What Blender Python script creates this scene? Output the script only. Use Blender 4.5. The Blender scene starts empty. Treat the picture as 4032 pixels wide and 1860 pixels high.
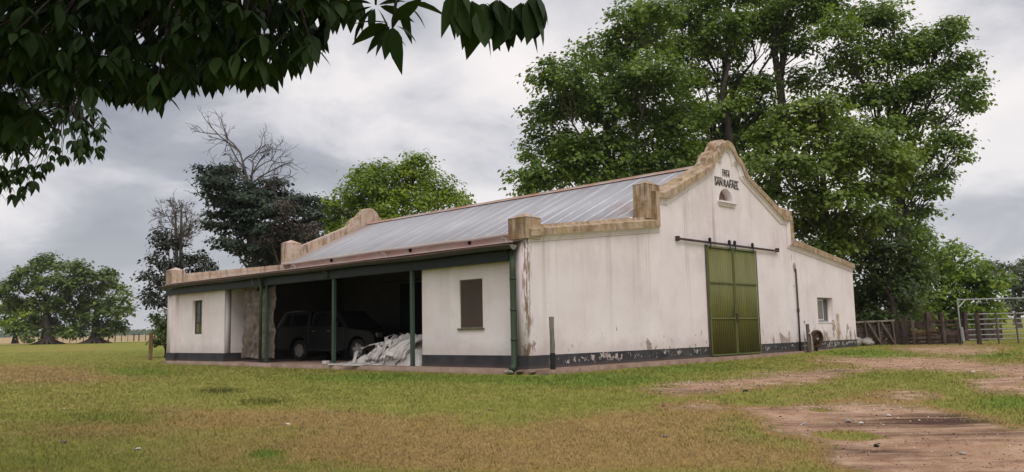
import bpy, bmesh, math, random
import numpy as np
from math import radians, sin, cos, pi, sqrt
from mathutils import Vector, Matrix

# ------------------------------------------------------------------ camera
scene = bpy.context.scene
COL = scene.collection
CAM = np.array([-16.386, -15.373, 1.0])
FOC = 3284.4
_yaw, _pit, _rol = 0.8014, 0.1139, -0.0197
_F = np.array([sin(_yaw)*cos(_pit), cos(_yaw)*cos(_pit), sin(_pit)])
_R = np.array([cos(_yaw), -sin(_yaw), 0.0])
_U = np.cross(_R, _F)
_R, _U = _R*cos(_rol)+_U*sin(_rol), -_R*sin(_rol)+_U*cos(_rol)
cd = bpy.data.cameras.new('camera')
cam = bpy.data.objects.new('camera', cd)
COL.objects.link(cam)
cam.matrix_world = Matrix(((_R[0], _U[0], -_F[0], CAM[0]), (_R[1], _U[1], -_F[1], CAM[1]), (_R[2], _U[2], -_F[2], CAM[2]), (0, 0, 0, 1)))
cd.sensor_width = 36.0
cd.lens = FOC/4032*36
cd.clip_start = 0.1
cd.clip_end = 9000
scene.camera = cam

# ------------------------------------------------------------------ light
SUN_EL, SUN_AZ = radians(50), radians(216)      # azimuth clockwise from +Y
scene.view_settings.view_transform = 'Standard'
scene.view_settings.look = 'None'
scene.view_settings.exposure = 0.22
scene.view_settings.gamma = 1.0
sd = bpy.data.lights.new('sun', 'SUN')
sd.energy = 1.3
sd.angle = radians(30)
sd.color = (1.0, 0.93, 0.84)
sun = bpy.data.objects.new('sun', sd)
COL.objects.link(sun)
_sdir = Vector((sin(SUN_AZ)*cos(SUN_EL), cos(SUN_AZ)*cos(SUN_EL), sin(SUN_EL)))
sun.rotation_euler = (-_sdir).to_track_quat('-Z', 'Y').to_euler()
sun.location = (-20, -20, 40)

world = bpy.data.worlds.new('World')
scene.world = world
world.use_nodes = True


class NT:
    """tiny helper around a node tree"""
    def __init__(s, tree):
        s.t = tree; s.n = tree.nodes; s.l = tree.links
        s.n.clear()

    def node(s, typ, **kw):
        nd = s.n.new(typ)
        for k, v in kw.items():
            if k.startswith('i_'):
                key = k[2:]
                key = int(key) if key.isdigit() else key.replace('_', ' ')
                s.set(nd, key, v)
            else:
                setattr(nd, k, v)
        return nd

    def set(s, nd, key, v):
        inp = nd.inputs[key]
        if isinstance(v, bpy.types.NodeSocket):
            s.l.new(v, inp)
        elif isinstance(v, bpy.types.Node):
            s.l.new(v.outputs[0], inp)
        else:
            if isinstance(v, (tuple, list)) and len(v) == 3 and inp.type == 'RGBA':
                v = (*v, 1)
            inp.default_value = v

    def math(s, op, a, b=None, c=None, clamp=False):
        nd = s.n.new('ShaderNodeMath'); nd.operation = op; nd.use_clamp = clamp
        s.set(nd, 0, a)
        if b is not None: s.set(nd, 1, b)
        if c is not None: s.set(nd, 2, c)
        return nd.outputs[0]

    def mix(s, fac, a, b, blend='MIX'):
        nd = s.n.new('ShaderNodeMix'); nd.data_type = 'RGBA'; nd.blend_type = blend
        s.set(nd, 0, fac); s.set(nd, 6, a); s.set(nd, 7, b)
        return nd.outputs[2]

    def noise(s, vec, scale, detail=4, rough=0.55, dist=0.0):
        nd = s.n.new('ShaderNodeTexNoise')
        if vec is not None: s.l.new(vec, nd.inputs['Vector'])
        nd.inputs['Scale'].default_value = scale
        nd.inputs['Detail'].default_value = detail
        nd.inputs['Roughness'].default_value = rough
        nd.inputs['Distortion'].default_value = dist
        return nd.outputs[0]

    def ramp(s, fac, stops, interp='LINEAR'):
        nd = s.n.new('ShaderNodeValToRGB')
        s.set(nd, 0, fac)
        cr = nd.color_ramp; cr.interpolation = interp
        while len(cr.elements) > len(stops): cr.elements.remove(cr.elements[-1])
        while len(cr.elements) < len(stops): cr.elements.new(0.5)
        for e, (p, c) in zip(cr.elements, stops):
            e.position = p
            e.color = (c, c, c, 1) if isinstance(c, (int, float)) else (*c, 1)
        return nd.outputs[0]

    def step(s, v, lo, hi):
        nd = s.n.new('ShaderNodeMapRange'); nd.interpolation_type = 'SMOOTHSTEP'
        s.set(nd, 0, v)
        nd.inputs[1].default_value = lo; nd.inputs[2].default_value = hi
        return nd.outputs[0]

    def scaled(s, vec, sc, loc=(0, 0, 0)):
        nd = s.n.new('ShaderNodeMapping')
        s.l.new(vec, nd.inputs[0])
        nd.inputs['Scale'].default_value = sc
        nd.inputs['Location'].default_value = loc
        return nd.outputs[0]


# overcast sky: a Nishita sky seen through a nearly closed cloud deck, brighter overhead
w = NT(world.node_tree)
sky = w.node('ShaderNodeTexSky', sky_type='NISHITA', sun_disc=False)
sky.sun_elevation = SUN_EL
sky.sun_rotation = SUN_AZ
tc = w.node('ShaderNodeTexCoord')
sep = w.node('ShaderNodeSeparateXYZ', i_0=tc.outputs['Generated'])
zc = w.math('MAXIMUM', sep.outputs[2], 0.0)
den = w.math('ADD', zc, 0.30)
px_ = w.math('DIVIDE', sep.outputs[0], den)
py_ = w.math('DIVIDE', sep.outputs[1], den)
cv = w.node('ShaderNodeCombineXYZ', i_0=px_, i_1=py_, i_2=0.0)
big = w.noise(w.scaled(cv.outputs[0], (0.55, 0.55, 1), (2.37, 0.2, 0)), 1.0, 3, 0.5, 0.25)
fine = w.noise(w.scaled(cv.outputs[0], (1.0, 1.0, 1), (3.1, 7.7, 2.0)), 2.6, 7, 0.55, 0.4)
mixn = w.math('ADD', w.math('MULTIPLY', big, 0.72), w.math('MULTIPLY', fine, 0.31))
cloud = w.ramp(mixn, [(0.41, (0.25, 0.265, 0.31)), (0.47, (0.38, 0.39, 0.43)), (0.515, (0.62, 0.61, 0.635)), (0.555, (0.80, 0.765, 0.765)), (0.605, (0.88, 0.835, 0.815))])
hz = w.ramp(zc, [(0.0, 1.0), (0.10, 0.55), (0.22, 0.0)])
cloud = w.mix(w.math('MULTIPLY', hz, 0.5), cloud, (0.68, 0.675, 0.69))
zen = w.ramp(zc, [(0.0, 0.0), (0.46, 0.0), (0.80, 1.0)])
gain = w.math('ADD', 1.0, w.math('MULTIPLY', zen, 1.1))
cgain = w.node('ShaderNodeVectorMath', operation='SCALE', i_0=cloud)
w.l.new(gain, cgain.inputs['Scale'])
skys = w.node('ShaderNodeVectorMath', operation='SCALE', i_0=sky.outputs[0])
skys.inputs['Scale'].default_value = 0.08
tot = w.mix(0.93, skys.outputs[0], cgain.outputs[0])
bg = w.node('ShaderNodeBackground', i_0=tot, i_1=1.0)
wo = w.node('ShaderNodeOutputWorld', i_0=bg.outputs[0])

rng = np.random.default_rng(7)
random.seed(7)
W2 = 10.92          # half width of the barn
LEN = 22.45         # length of the barn


# ------------------------------------------------------------------ maths helpers
def ray(x, y):
    return _F*FOC + _R*(x-2016) - _U*(y-930)


def at(x, y, dep):
    return CAM + ray(x, y)*(dep/FOC)


def proj_np(P):
    d = P-CAM
    wz = d@_F
    wz = np.where(np.abs(wz) < 1e-3, 1e-3, wz)
    return 2016+FOC*(d@_R)/wz, 930-FOC*(d@_U)/wz, wz


def sstep(a, b, x):
    t = np.clip((x-a)/(b-a), 0, 1)
    return t*t*(3-2*t)


def _hash(ix, iy, iz, seed):
    h = (ix.astype(np.int64)*374761393 + iy.astype(np.int64)*668265263 + iz.astype(np.int64)*2147483647 + seed*1274126177) & 0xffffffff
    h = ((h ^ (h >> 13))*1274126177) & 0xffffffff
    h = (h ^ (h >> 16)) & 0xffffffff
    return h/4294967295.0


def vnoise(x, y, z=None, seed=0):
    x = np.asarray(x, float); y = np.asarray(y, float)
    z = np.zeros_like(x) if z is None else np.asarray(z, float)
    ix, iy, iz = np.floor(x), np.floor(y), np.floor(z)
    fx, fy, fz = x-ix, y-iy, z-iz
    fx = fx*fx*(3-2*fx); fy = fy*fy*(3-2*fy); fz = fz*fz*(3-2*fz)
    r = 0
    for dx in (0, 1):
        for dy in (0, 1):
            for dz in (0, 1):
                r = r + _hash(ix+dx, iy+dy, iz+dz, seed)*(fx if dx else 1-fx)*(fy if dy else 1-fy)*(fz if dz else 1-fz)
    return r


def fbm(x, y, z=None, oct=4, seed=0):
    a, s, t = 0.5, 0, 0
    for o in range(oct):
        k = 2**o
        s = s + a*vnoise(np.asarray(x)*k, np.asarray(y)*k, None if z is None else np.asarray(z)*k, seed+o*17); t += a; a *= 0.5
    return s/t


def terrain(x, y):
    x = np.asarray(x, float); y = np.asarray(y, float)
    d = np.hypot(x-CAM[0], y-CAM[1])
    h = -0.135 - 0.42*sstep(19, 4, d) + 0.14*sstep(10, 21, x)*sstep(14, 20, d)
    far = np.maximum(d-58, 0)
    h = h + 0.0048*far
    h = h + 0.10*(fbm(x*0.11, y*0.11, oct=3, seed=3)-0.5)*sstep(6, 12, d)*sstep(0.0, 6.0, np.maximum(np.maximum(-x, x-2*W2), np.maximum(-y, y-LEN)))
    h = h + 0.035*(fbm(x*1.3, y*1.3, oct=3, seed=5)-0.5)
    return h


def gp(x, y):
    """ground point seen at a photo pixel"""
    z = -0.1
    d = ray(x, y)
    for _ in range(40):
        t = (z-CAM[2])/min(d[2], -1e-3)
        P = CAM+d*t
        z = 0.5*z + 0.5*float(terrain(P[0], P[1]))
    return P[0], P[1], float(terrain(P[0], P[1]))


# ------------------------------------------------------------------ object helpers
def link(name, me, mat=None, parent=None, smooth=False):
    o = bpy.data.objects.new(name, me)
    COL.objects.link(o)
    if mat is not None and not me.materials:
        me.materials.append(mat)
    if parent is not None:
        o.parent = parent
    if smooth:
        me.polygons.foreach_set('use_smooth', [True]*len(me.polygons))
    return o


def tag(o, label=None, cat=None, group=None, kind=None):
    if label: o['label'] = label
    if cat: o['category'] = cat
    if group: o['group'] = group
    if kind: o['kind'] = kind
    return o


def thing(name, label, cat, loc=(0, 0, 0), rz=0.0, group=None):
    o = bpy.data.objects.new(name, None)
    COL.objects.link(o)
    o.empty_display_size = 0.3
    o.location = loc
    o.rotation_euler = (0, 0, rz)
    return tag(o, label, cat, group)


def copy_tree(o, parent=None):
    c = o.copy(); COL.objects.link(c)
    if parent is not None: c.parent = parent
    for ch in list(o.children): copy_tree(ch, c)
    return c


class MB:
    def __init__(s): s.v = []; s.f = []

    def add(s, vs, fs):
        k = len(s.v)
        s.v += [tuple(map(float, p)) for p in vs]
        s.f += [tuple(i+k for i in f) for f in fs]
        return s

    def box(s, x0, x1, y0, y1, z0, z1):
        return s.add([(x0, y0, z0), (x1, y0, z0), (x1, y1, z0), (x0, y1, z0), (x0, y0, z1), (x1, y0, z1), (x1, y1, z1), (x0, y1, z1)],
                     [(0, 3, 2, 1), (4, 5, 6, 7), (0, 1, 5, 4), (1, 2, 6, 5), (2, 3, 7, 6), (3, 0, 4, 7)])

    def bar(s, a, b, wd, hg, up=(0, 0, 1), jit=0.0):
        a = np.array(a, float); b = np.array(b, float)
        d = b-a; d /= np.linalg.norm(d)
        up = np.array(up, float)
        r = np.cross(d, up)
        if np.linalg.norm(r) < 1e-4: r = np.cross(d, (1, 0, 0))
        r /= np.linalg.norm(r); u = np.cross(r, d)
        vs = []
        for p in (a, b):
            for sx, sy in ((-1, -1), (1, -1), (1, 1), (-1, 1)):
                vs.append(p + r*sx*wd/2*(1+random.uniform(-jit, jit)) + u*sy*hg/2*(1+random.uniform(-jit, jit)))
        return s.add(vs, [(0, 1, 2, 3), (7, 6, 5, 4), (0, 4, 5, 1), (1, 5, 6, 2), (2, 6, 7, 3), (3, 7, 4, 0)])

    def tube(s, pts, rad, n=8, cap=True):
        pts = [np.array(p, float) for p in pts]
        if not hasattr(rad, '__len__'): rad = [rad]*len(pts)
        k = len(s.v); ref = None
        vs = []; fs = []
        for i, p in enumerate(pts):
            d = pts[min(i+1, len(pts)-1)]-pts[max(i-1, 0)]
            d = d/(np.linalg.norm(d)+1e-9)
            if ref is None:
                ref = np.cross(d, (0.0, 0.0, 1.0))
                if np.linalg.norm(ref) < 0.1: ref = np.cross(d, (1.0, 0.0, 0.0))
            ref = ref-d*(ref@d); ref /= np.linalg.norm(ref)+1e-9
            b = np.cross(d, ref)
            for j in range(n):
                a = 2*pi*j/n
                vs.append(p+(ref*cos(a)+b*sin(a))*rad[i])
        for i in range(len(pts)-1):
            for j in range(n):
                fs.append((i*n+j, i*n+(j+1) % n, (i+1)*n+(j+1) % n, (i+1)*n+j))
        if cap:
            fs.append(tuple(range(n-1, -1, -1)))
            fs.append(tuple((len(pts)-1)*n+j for j in range(n)))
        return s.add(vs, fs)

    def ribbon(s, pts, wd, up=(0, 0, 1), th=0.008):
        pts = [np.array(p, float) for p in pts]; vs = []; fs = []
        for i, p in enumerate(pts):
            d = pts[min(i+1, len(pts)-1)]-pts[max(i-1, 0)]
            d = d/(np.linalg.norm(d)+1e-9)
            r = np.cross(d, up); r = r/(np.linalg.norm(r)+1e-9); u = np.cross(r, d)
            vs += [p-r*wd/2, p+r*wd/2, p+r*wd/2+u*th, p-r*wd/2+u*th]
        for i in range(len(pts)-1):
            k = i*4
            for j in range(4): fs.append((k+j, k+(j+1) % 4, k+4+(j+1) % 4, k+4+j))
        fs += [(0, 1, 2, 3), tuple(len(pts)*4-1-j for j in range(4))]
        return s.add(vs, fs)

    def lathe(s, prof, n=24, axis='z', org=(0, 0, 0)):
        vs = []; fs = []
        for r, h in prof:
            for j in range(n):
                a = 2*pi*j/n; p = (r*cos(a), r*sin(a), h)
                if axis == 'x': p = (h, r*cos(a), r*sin(a))
                if axis == 'y': p = (r*cos(a), h, r*sin(a))
                vs.append((p[0]+org[0], p[1]+org[1], p[2]+org[2]))
        for i in range(len(prof)-1):
            for j in range(n): fs.append((i*n+j, i*n+(j+1) % n, (i+1)*n+(j+1) % n, (i+1)*n+j))
        return s.add(vs, fs)

    def build(s, name, mat, parent=None, smooth=False, bevel=0.0):
        me = bpy.data.meshes.new(name)
        me.from_pydata(s.v, [], s.f)
        bm = bmesh.new(); bm.from_mesh(me)
        bmesh.ops.recalc_face_normals(bm, faces=bm.faces)
        bm.to_mesh(me); bm.free()
        me.update()
        o = link(name, me, mat, parent, smooth)
        if bevel > 0:
            m = o.modifiers.new('bevel', 'BEVEL'); m.width = bevel; m.segments = 2; m.limit_method = 'ANGLE'; m.angle_limit = radians(40)
        return o


def np_mesh(name, verts, faces, mat, parent=None, smooth=False, attrs=None):
    """verts Nx3, faces MxK (K fixed)"""
    me = bpy.data.meshes.new(name)
    nv, (nf, k) = len(verts), faces.shape
    me.vertices.add(nv)
    me.vertices.foreach_set('co', np.ascontiguousarray(verts, dtype=np.float32).ravel())
    me.loops.add(nf*k)
    me.loops.foreach_set('vertex_index', np.ascontiguousarray(faces, dtype=np.int32).ravel())
    me.polygons.add(nf)
    me.polygons.foreach_set('loop_start', np.arange(0, nf*k, k, dtype=np.int32))
    if smooth: me.polygons.foreach_set('use_smooth', np.ones(nf, dtype=bool))
    me.update(calc_edges=True)
    if attrs:
        for nm, arr in attrs.items():
            a = me.attributes.new(nm, 'FLOAT', 'POINT')
            a.data.foreach_set('value', np.ascontiguousarray(arr, dtype=np.float32))
    return link(name, me, mat, parent)


def extrude_poly(loops, depth, to3d):
    """filled polygon (first loop outer, others holes) extruded; to3d(a, b, c): c along the depth"""
    cu = bpy.data.curves.new('outline', 'CURVE'); cu.dimensions = '2D'; cu.fill_mode = 'BOTH'; cu.extrude = depth/2
    for lp in loops:
        sp = cu.splines.new('POLY'); sp.points.add(len(lp)-1)
        for p, q in zip(sp.points, lp): p.co = (q[0], q[1], 0, 1)
        sp.use_cyclic_u = True
    ob = bpy.data.objects.new('outline', cu)
    me = bpy.data.meshes.new_from_object(ob)
    bpy.data.objects.remove(ob); bpy.data.curves.remove(cu)
    for v in me.vertices:
        v.co = to3d(v.co.x, v.co.y, v.co.z+depth/2)
    bm = bmesh.new(); bm.from_mesh(me)
    bmesh.ops.remove_doubles(bm, verts=bm.verts, dist=1e-5)
    bmesh.ops.recalc_face_normals(bm, faces=bm.faces); bm.to_mesh(me); bm.free()
    me.materials.clear()
    return me


# ------------------------------------------------------------------ materials
def new_mat(name):
    m = bpy.data.materials.new(name); m.use_nodes = True
    t = NT(m.node_tree)
    return m, t


def finish(t, col, rough=0.8, metal=0.0, bump=None, bs=0.3, bd=0.02, spec=0.3):
    p = t.node('ShaderNodeBsdfPrincipled')
    t.set(p, 'Base Color', col); t.set(p, 'Roughness', rough); t.set(p, 'Metallic', metal)
    t.set(p, 'Specular IOR Level', spec)
    if bump is not None:
        b = t.node('ShaderNodeBump'); b.inputs['Strength'].default_value = bs; b.inputs['Distance'].default_value = bd
        t.l.new(bump, b.inputs['Height']); t.l.new(b.outputs[0], p.inputs['Normal'])
    o = t.node('ShaderNodeOutputMaterial'); t.l.new(p.outputs[0], o.inputs[0])
    return p


def plain(name, a, b=None, scale=3.0, rough=0.75, metal=0.0, bs=0.25, bd=0.01, stretch=(1, 1, 1), spec=0.3):
    """two tones mottled by noise"""
    m, t = new_mat(name)
    g = t.node('ShaderNodeNewGeometry')
    v = t.scaled(g.outputs['Position'], stretch)
    n = t.noise(v, scale, 6, 0.6)
    col = t.ramp(n, [(0.34, a), (0.66, b or tuple(c*0.7 for c in a))])
    finish(t, col, rough, metal, t.noise(v, scale*4, 4, 0.6), bs, bd, spec)
    return m


def plaster_mat():
    m, t = new_mat('white_limewash')
    g = t.node('ShaderNodeNewGeometry'); P = g.outputs['Position']
    s = t.node('ShaderNodeSeparateXYZ', i_0=P)
    z = s.outputs[2]
    mott = t.noise(P, 0.55, 5, 0.6)
    col = t.ramp(mott, [(0.3, (0.685, 0.60, 0.615)), (0.5, (0.755, 0.685, 0.70)), (0.7, (0.81, 0.75, 0.755))])
    # rain streaks running down from the copings
    st = t.noise(t.scaled(P, (2.3, 2.3, 0.10)), 1.0, 6, 0.62, 0.3)
    st2 = t.noise(t.scaled(P, (7.5, 7.5, 0.22), (3, 1, 0)), 1.0, 5, 0.6)
    hi = t.step(z, 0.8, 5.2)
    msk = t.math('MULTIPLY', t.step(st, 0.545, 0.70), t.math('ADD', 0.25, hi))
    msk2 = t.math('MULTIPLY', t.step(st2, 0.56, 0.72), t.math('ADD', 0.15, hi))
    col = t.mix(t.math('MULTIPLY', msk, 0.48, clamp=True), col, (0.37, 0.285, 0.255))
    col = t.mix(t.math('MULTIPLY', msk2, 0.36, clamp=True), col, (0.42, 0.355, 0.335))
    # fine hairline cracks
    vo = t.node('ShaderNodeTexVoronoi', feature='DISTANCE_TO_EDGE'); t.l.new(t.scaled(P, (0.55, 0.55, 0.8)), vo.inputs['Vector'])
    dn = t.noise(P, 2.0, 3)
    vo2 = t.math('ADD', vo.outputs[0], t.math('MULTIPLY', t.math('SUBTRACT', dn, 0.5), 0.1))
    ck = t.math('SUBTRACT', 1.0, t.step(t.math('ABSOLUTE', vo2), 0.0, 0.012))
    ck = t.math('MULTIPLY', ck, t.step(t.noise(P, 0.7, 2), 0.54, 0.62))
    col = t.mix(t.math('MULTIPLY', ck, 0.32), col, (0.25, 0.21, 0.19))
    # flaked paint low on the walls
    fl = t.noise(t.scaled(P, (1.25, 1.25, 0.75), (1, 4, 2)), 2.1, 7, 0.62, 0.4)
    reg = t.noise(t.scaled(P, (0.34, 0.34, 0.2), (6.2, 2, 0)), 1.0, 2)
    low = t.math('SUBTRACT', 1.0, t.step(z, 0.35, 1.75))
    xr = t.step(s.outputs[0], 12.0, 16.0)
    fl2 = t.math('ADD', t.math('ADD', fl, t.math('MULTIPLY', low, 0.16)), t.math('ADD', t.math('MULTIPLY', t.math('SUBTRACT', reg, 0.5), 0.3), t.math('MULTIPLY', xr, 0.055)))
    peel = t.math('MULTIPLY', t.step(fl2, 0.755, 0.775), t.math('SUBTRACT', 1.0, t.step(s.outputs[1], 0.3, 0.5)))
    pc = t.ramp(t.noise(P, 5, 4), [(0.3, (0.24, 0.18, 0.15)), (0.7, (0.40, 0.33, 0.29))])
    col = t.mix(peel, col, pc)
    sp = t.math('MULTIPLY', t.math('SUBTRACT', 1.0, t.step(t.math('ADD', z, t.math('MULTIPLY', t.math('SUBTRACT', t.noise(P, 1.8, 5, .65), 0.5), 0.9)), 0.35, 0.85)), 0.30)
    col = t.mix(sp, col, (0.36, 0.285, 0.24))
    da = t.math('MULTIPLY', t.step(t.noise(t.scaled(P, (0.5, 0.5, 0.32), (2, 5, 1)), 1.0, 6, 0.62), 0.5, 0.68), 0.34)
    col = t.mix(da, col, (0.50, 0.42, 0.40))
    # the stained arris at the near corner and the patched stain beyond the small window
    dx = t.math('ABSOLUTE', t.math('SUBTRACT', t.math('ADD', s.outputs[0], t.math('MULTIPLY', t.math('SUBTRACT', t.noise(P, 3.0, 4), 0.5), 0.16)), 19.89))
    pz = t.math('SUBTRACT', 1.0, t.step(z, 1.42, 1.55))
    pat = t.math('MULTIPLY', t.math('SUBTRACT', 1.0, t.step(dx, 0.13, 0.19)), pz)
    col = t.mix(t.math('MULTIPLY', pat, 0.85), col, t.ramp(t.noise(P, 4, 4), [(0.35, (0.33, 0.22, 0.14)), (0.65, (0.50, 0.40, 0.32))]))
    dc = t.math('SUBTRACT', 1.0, t.step(t.math('ADD', t.math('ABSOLUTE', s.outputs[0]), t.math('ABSOLUTE', s.outputs[1])), 0.02, 0.42))
    cs = t.step(t.math('ADD', t.noise(t.scaled(P, (6, 6, 1.3)), 1.6, 6, 0.65), t.math('MULTIPLY', dc, 0.22)), 0.62, 0.76)
    cs = t.math('MULTIPLY', cs, dc)
    col = t.mix(t.math('MULTIPLY', cs, 0.95, clamp=True), col, (0.20, 0.125, 0.075))
    h = t.math('ADD', t.math('MULTIPLY', t.noise(P, 9, 6, 0.6), 0.6), t.math('MULTIPLY', peel, -0.8))
    finish(t, col, 0.9, 0, h, 0.28, 0.03, 0.15)
    return m


def dado_mat():
    m, t = new_mat('dark_skirting_paint')
    g = t.node('ShaderNodeNewGeometry'); P = g.outputs['Position']
    s = t.node('ShaderNodeSeparateXYZ', i_0=P)
    n = t.noise(P, 1.7, 5)
    col = t.ramp(n, [(0.3, (0.028, 0.029, 0.033)), (0.7, (0.062, 0.060, 0.063))])
    col = t.mix(t.math('MULTIPLY', t.math('SUBTRACT', 1.0, t.step(s.outputs[2], 0.0, 0.12)), 0.35), col, (0.16, 0.11, 0.085))
    # flakes only along the gable front, densest near the door
    fl = t.noise(t.scaled(P, (1.0, 1.0, 1.0), (0, 3, 1)), 5.0, 7, 0.66, 0.8)
    lim = t.math('MULTIPLY', t.step(s.outputs[0], 0.45, 1.6), t.math('SUBTRACT', 1.0, t.step(s.outputs[1], 0.05, 0.1)))
    mid = t.math('SUBTRACT', 1.0, t.step(t.math('ABSOLUTE', t.math('SUBTRACT', s.outputs[2], 0.19)), 0.03, 0.17))
    fv = t.math('ADD', fl, t.math('MULTIPLY', mid, 0.10))
    fv = t.math('ADD', fv, t.math('MULTIPLY', t.math('SUBTRACT', t.noise(P, 0.45, 2), 0.5), 0.35))
    pe = t.math('MULTIPLY', t.step(fv, 0.65, 0.665), lim)
    col = t.mix(pe, col, t.ramp(n, [(0.35, (0.50, 0.44, 0.40)), (0.65, (0.34, 0.30, 0.28))]))
    finish(t, col, 0.75, 0, t.math('SUBTRACT', t.noise(P, 10, 4), pe), 0.25, 0.02, 0.25)
    return m


def stone_mat(name, hues, yellow=0.5):
    """lichen-stained rendered copings"""
    m, t = new_mat(name)
    g = t.node('ShaderNodeNewGeometry'); P = g.outputs['Position']
    n = t.noise(P, 2.4, 7, 0.66)
    col = t.ramp(n, [(0.32, hues[0]), (0.5, hues[1]), (0.72, hues[2])])
    nz = t.node('ShaderNodeSeparateXYZ', i_0=g.outputs['Normal'])
    st = t.noise(t.scaled(P, (6, 6, 0.8)), 1.0, 6, 0.66)
    lf = t.step(t.math('MULTIPLY', nz.outputs[0], -1.0), 0.4, 0.8)
    col = t.mix(t.math('MULTIPLY', t.step(t.math('ADD', st, t.math('MULTIPLY', lf, 0.10)), 0.5, 0.66), 0.72), col, (0.12, 0.07, 0.038))
    li = t.math('MULTIPLY', t.step(t.noise(P, 3.2, 5, 0.6), 0.40, 0.62), yellow)
    col = t.mix(li, col, (0.40, 0.245, 0.08))
    pk = t.step(t.noise(P, 7.0, 5, 0.7), 0.58, 0.72)
    col = t.mix(t.math('MULTIPLY', pk, 0.55), col, (0.55, 0.48, 0.42))
    finish(t, col, 0.92, 0, t.noise(P, 8, 6, 0.65), 0.5, 0.035, 0.1)
    return m


def roof_mat():
    m, t = new_mat('galvanised_roofing')
    g = t.node('ShaderNodeNewGeometry'); P = g.outputs['Position']
    s = t.node('ShaderNodeSeparateXYZ', i_0=P)
    y = s.outputs[1]
    n = t.noise(t.scaled(P, (0.25, 1.6, 0.25)), 1.3, 5, 0.6)
    col = t.ramp(n, [(0.3, (0.30, 0.29, 0.305)), (0.55, (0.38, 0.37, 0.385)), (0.75, (0.46, 0.455, 0.475))])
    # whitish sheet laps, one every 0.78 m
    fr = t.math('FRACT', t.math('DIVIDE', t.math('ADD', y, t.math('MULTIPLY', t.math('SUBTRACT', t.noise(P, 1.6, 4, 0.7), 0.5), 0.16)), 0.79))
    dl = t.math('ABSOLUTE', t.math('SUBTRACT', fr, 0.5))
    wob = t.math('MULTIPLY', t.noise(P, 2.2, 5, 0.7), 0.11)
    lap = t.math('SUBTRACT', 1.0, t.step(t.math('SUBTRACT', dl, t.math('SUBTRACT', wob, 0.028)), 0.0, 0.05))
    nearer = t.math('SUBTRACT', 1.0, t.step(y, 2.0, 15.0))
    lapm = t.math('MULTIPLY', lap, t.math('ADD', 0.42, t.math('MULTIPLY', nearer, 0.38)))
    lapm = t.math('MULTIPLY', lapm, t.math('ADD', 0.35, t.step(t.noise(t.scaled(P, (0.5, 1.2, 0.5)), 1.0, 4), 0.35, 0.65)), clamp=True)
    col = t.mix(lapm, col, (0.60, 0.63, 0.66))
    # rust where the sheets meet the gable
    ru = t.math('MULTIPLY', t.step(t.noise(P, 0.9, 5, 0.6), 0.44, 0.62), t.math('SUBTRACT', 1.0, t.step(y, 0.9, 3.4)))
    ru = t.math('MULTIPLY', ru, t.math('SUBTRACT', 1.0, lap))
    col = t.mix(t.math('MULTIPLY', ru, 0.65), col, (0.30, 0.175, 0.125))
    top = t.math('MULTIPLY', t.step(s.outputs[2], 6.75, 7.0), t.step(t.noise(P, 1.3, 4), 0.45, 0.6))
    col = t.mix(t.math('MULTIPLY', top, 0.6), col, (0.34, 0.17, 0.10))
    fa = t.step(y, 20.2, 21.6)
    col = t.mix(t.math('MULTIPLY', fa, 0.7), col, (0.36, 0.27, 0.23))
    finish(t, col, 0.55, 0.25, t.noise(P, 3, 4), 0.1, 0.02, 0.4)
    return m


def leaf_mat(name, cols, trans=0.25, rough=0.5, nscale=0.25, spec=0.35):
    m, t = new_mat(name)
    g = t.node('ShaderNodeNewGeometry')
    r = g.outputs['Random Per Island']
    n = t.noise(g.outputs['Position'], nscale, 3)
    n2 = t.noise(g.outputs['Position'], nscale*2.6, 2)
    f = t.math('ADD', t.math('MULTIPLY', r, 0.45), t.math('ADD', t.math('MULTIPLY', t.step(n, 0.35, 0.65), 0.30), t.math('MULTIPLY', t.step(n2, 0.35, 0.65), 0.25)))
    k = len(cols)
    col = t.ramp(f, [((i+0.5)/k, c) for i, c in enumerate(cols)])
    p = t.node('ShaderNodeBsdfPrincipled')
    t.set(p, 'Base Color', col); t.set(p, 'Roughness', rough); t.set(p, 'Specular IOR Level', spec)
    o = t.node('ShaderNodeOutputMaterial')
    if trans > 0:
        tr = t.node('ShaderNodeBsdfTranslucent')
        t.set(tr, 'Color', t.mix(1.0, col, (1.25, 1.3, 0.6), 'MULTIPLY'))
        mx = t.node('ShaderNodeMixShader'); mx.inputs[0].default_value = trans
        t.l.new(p.outputs[0], mx.inputs[1]); t.l.new(tr.outputs[0], mx.inputs[2]); t.l.new(mx.outputs[0], o.inputs[0])
    else:
        t.l.new(p.outputs[0], o.inputs[0])
    return m


def door_mat():
    m, t = new_mat('olive_door_paint')
    g = t.node('ShaderNodeNewGeometry'); P = g.outputs['Position']
    s = t.node('ShaderNodeSeparateXYZ', i_0=P)
    n = t.noise(t.scaled(P, (1, 1, .25)), 1.6, 6, 0.6)
    col = t.ramp(n, [(0.34, (0.120, 0.125, 0.038)), (0.66, (0.158, 0.160, 0.052))])
    dx = t.math('MULTIPLY', t.math('ABSOLUTE', t.math('SUBTRACT', s.outputs[0], 10.92)), 2.4)
    dz = t.math('ABSOLUTE', t.math('SUBTRACT', s.outputs[2], 1.35))
    d = t.math('ADD', t.math('ADD', dx, dz), t.math('MULTIPLY', t.math('SUBTRACT', t.noise(P, 3.5, 5, .7), 0.5), 1.3))
    col = t.mix(t.math('MULTIPLY', t.math('SUBTRACT', 1.0, t.step(d, 0.1, 0.95)), 0.75), col, (0.025, 0.042, 0.03))
    col = t.mix(t.math('MULTIPLY', t.step(t.noise(t.scaled(P, (5, 5, .6)), 1.0, 5, .65), 0.55, 0.7), 0.4), col, (0.075, 0.075, 0.028))
    finish(t, col, 0.55, 0, None, spec=0.3)
    return m


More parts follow.
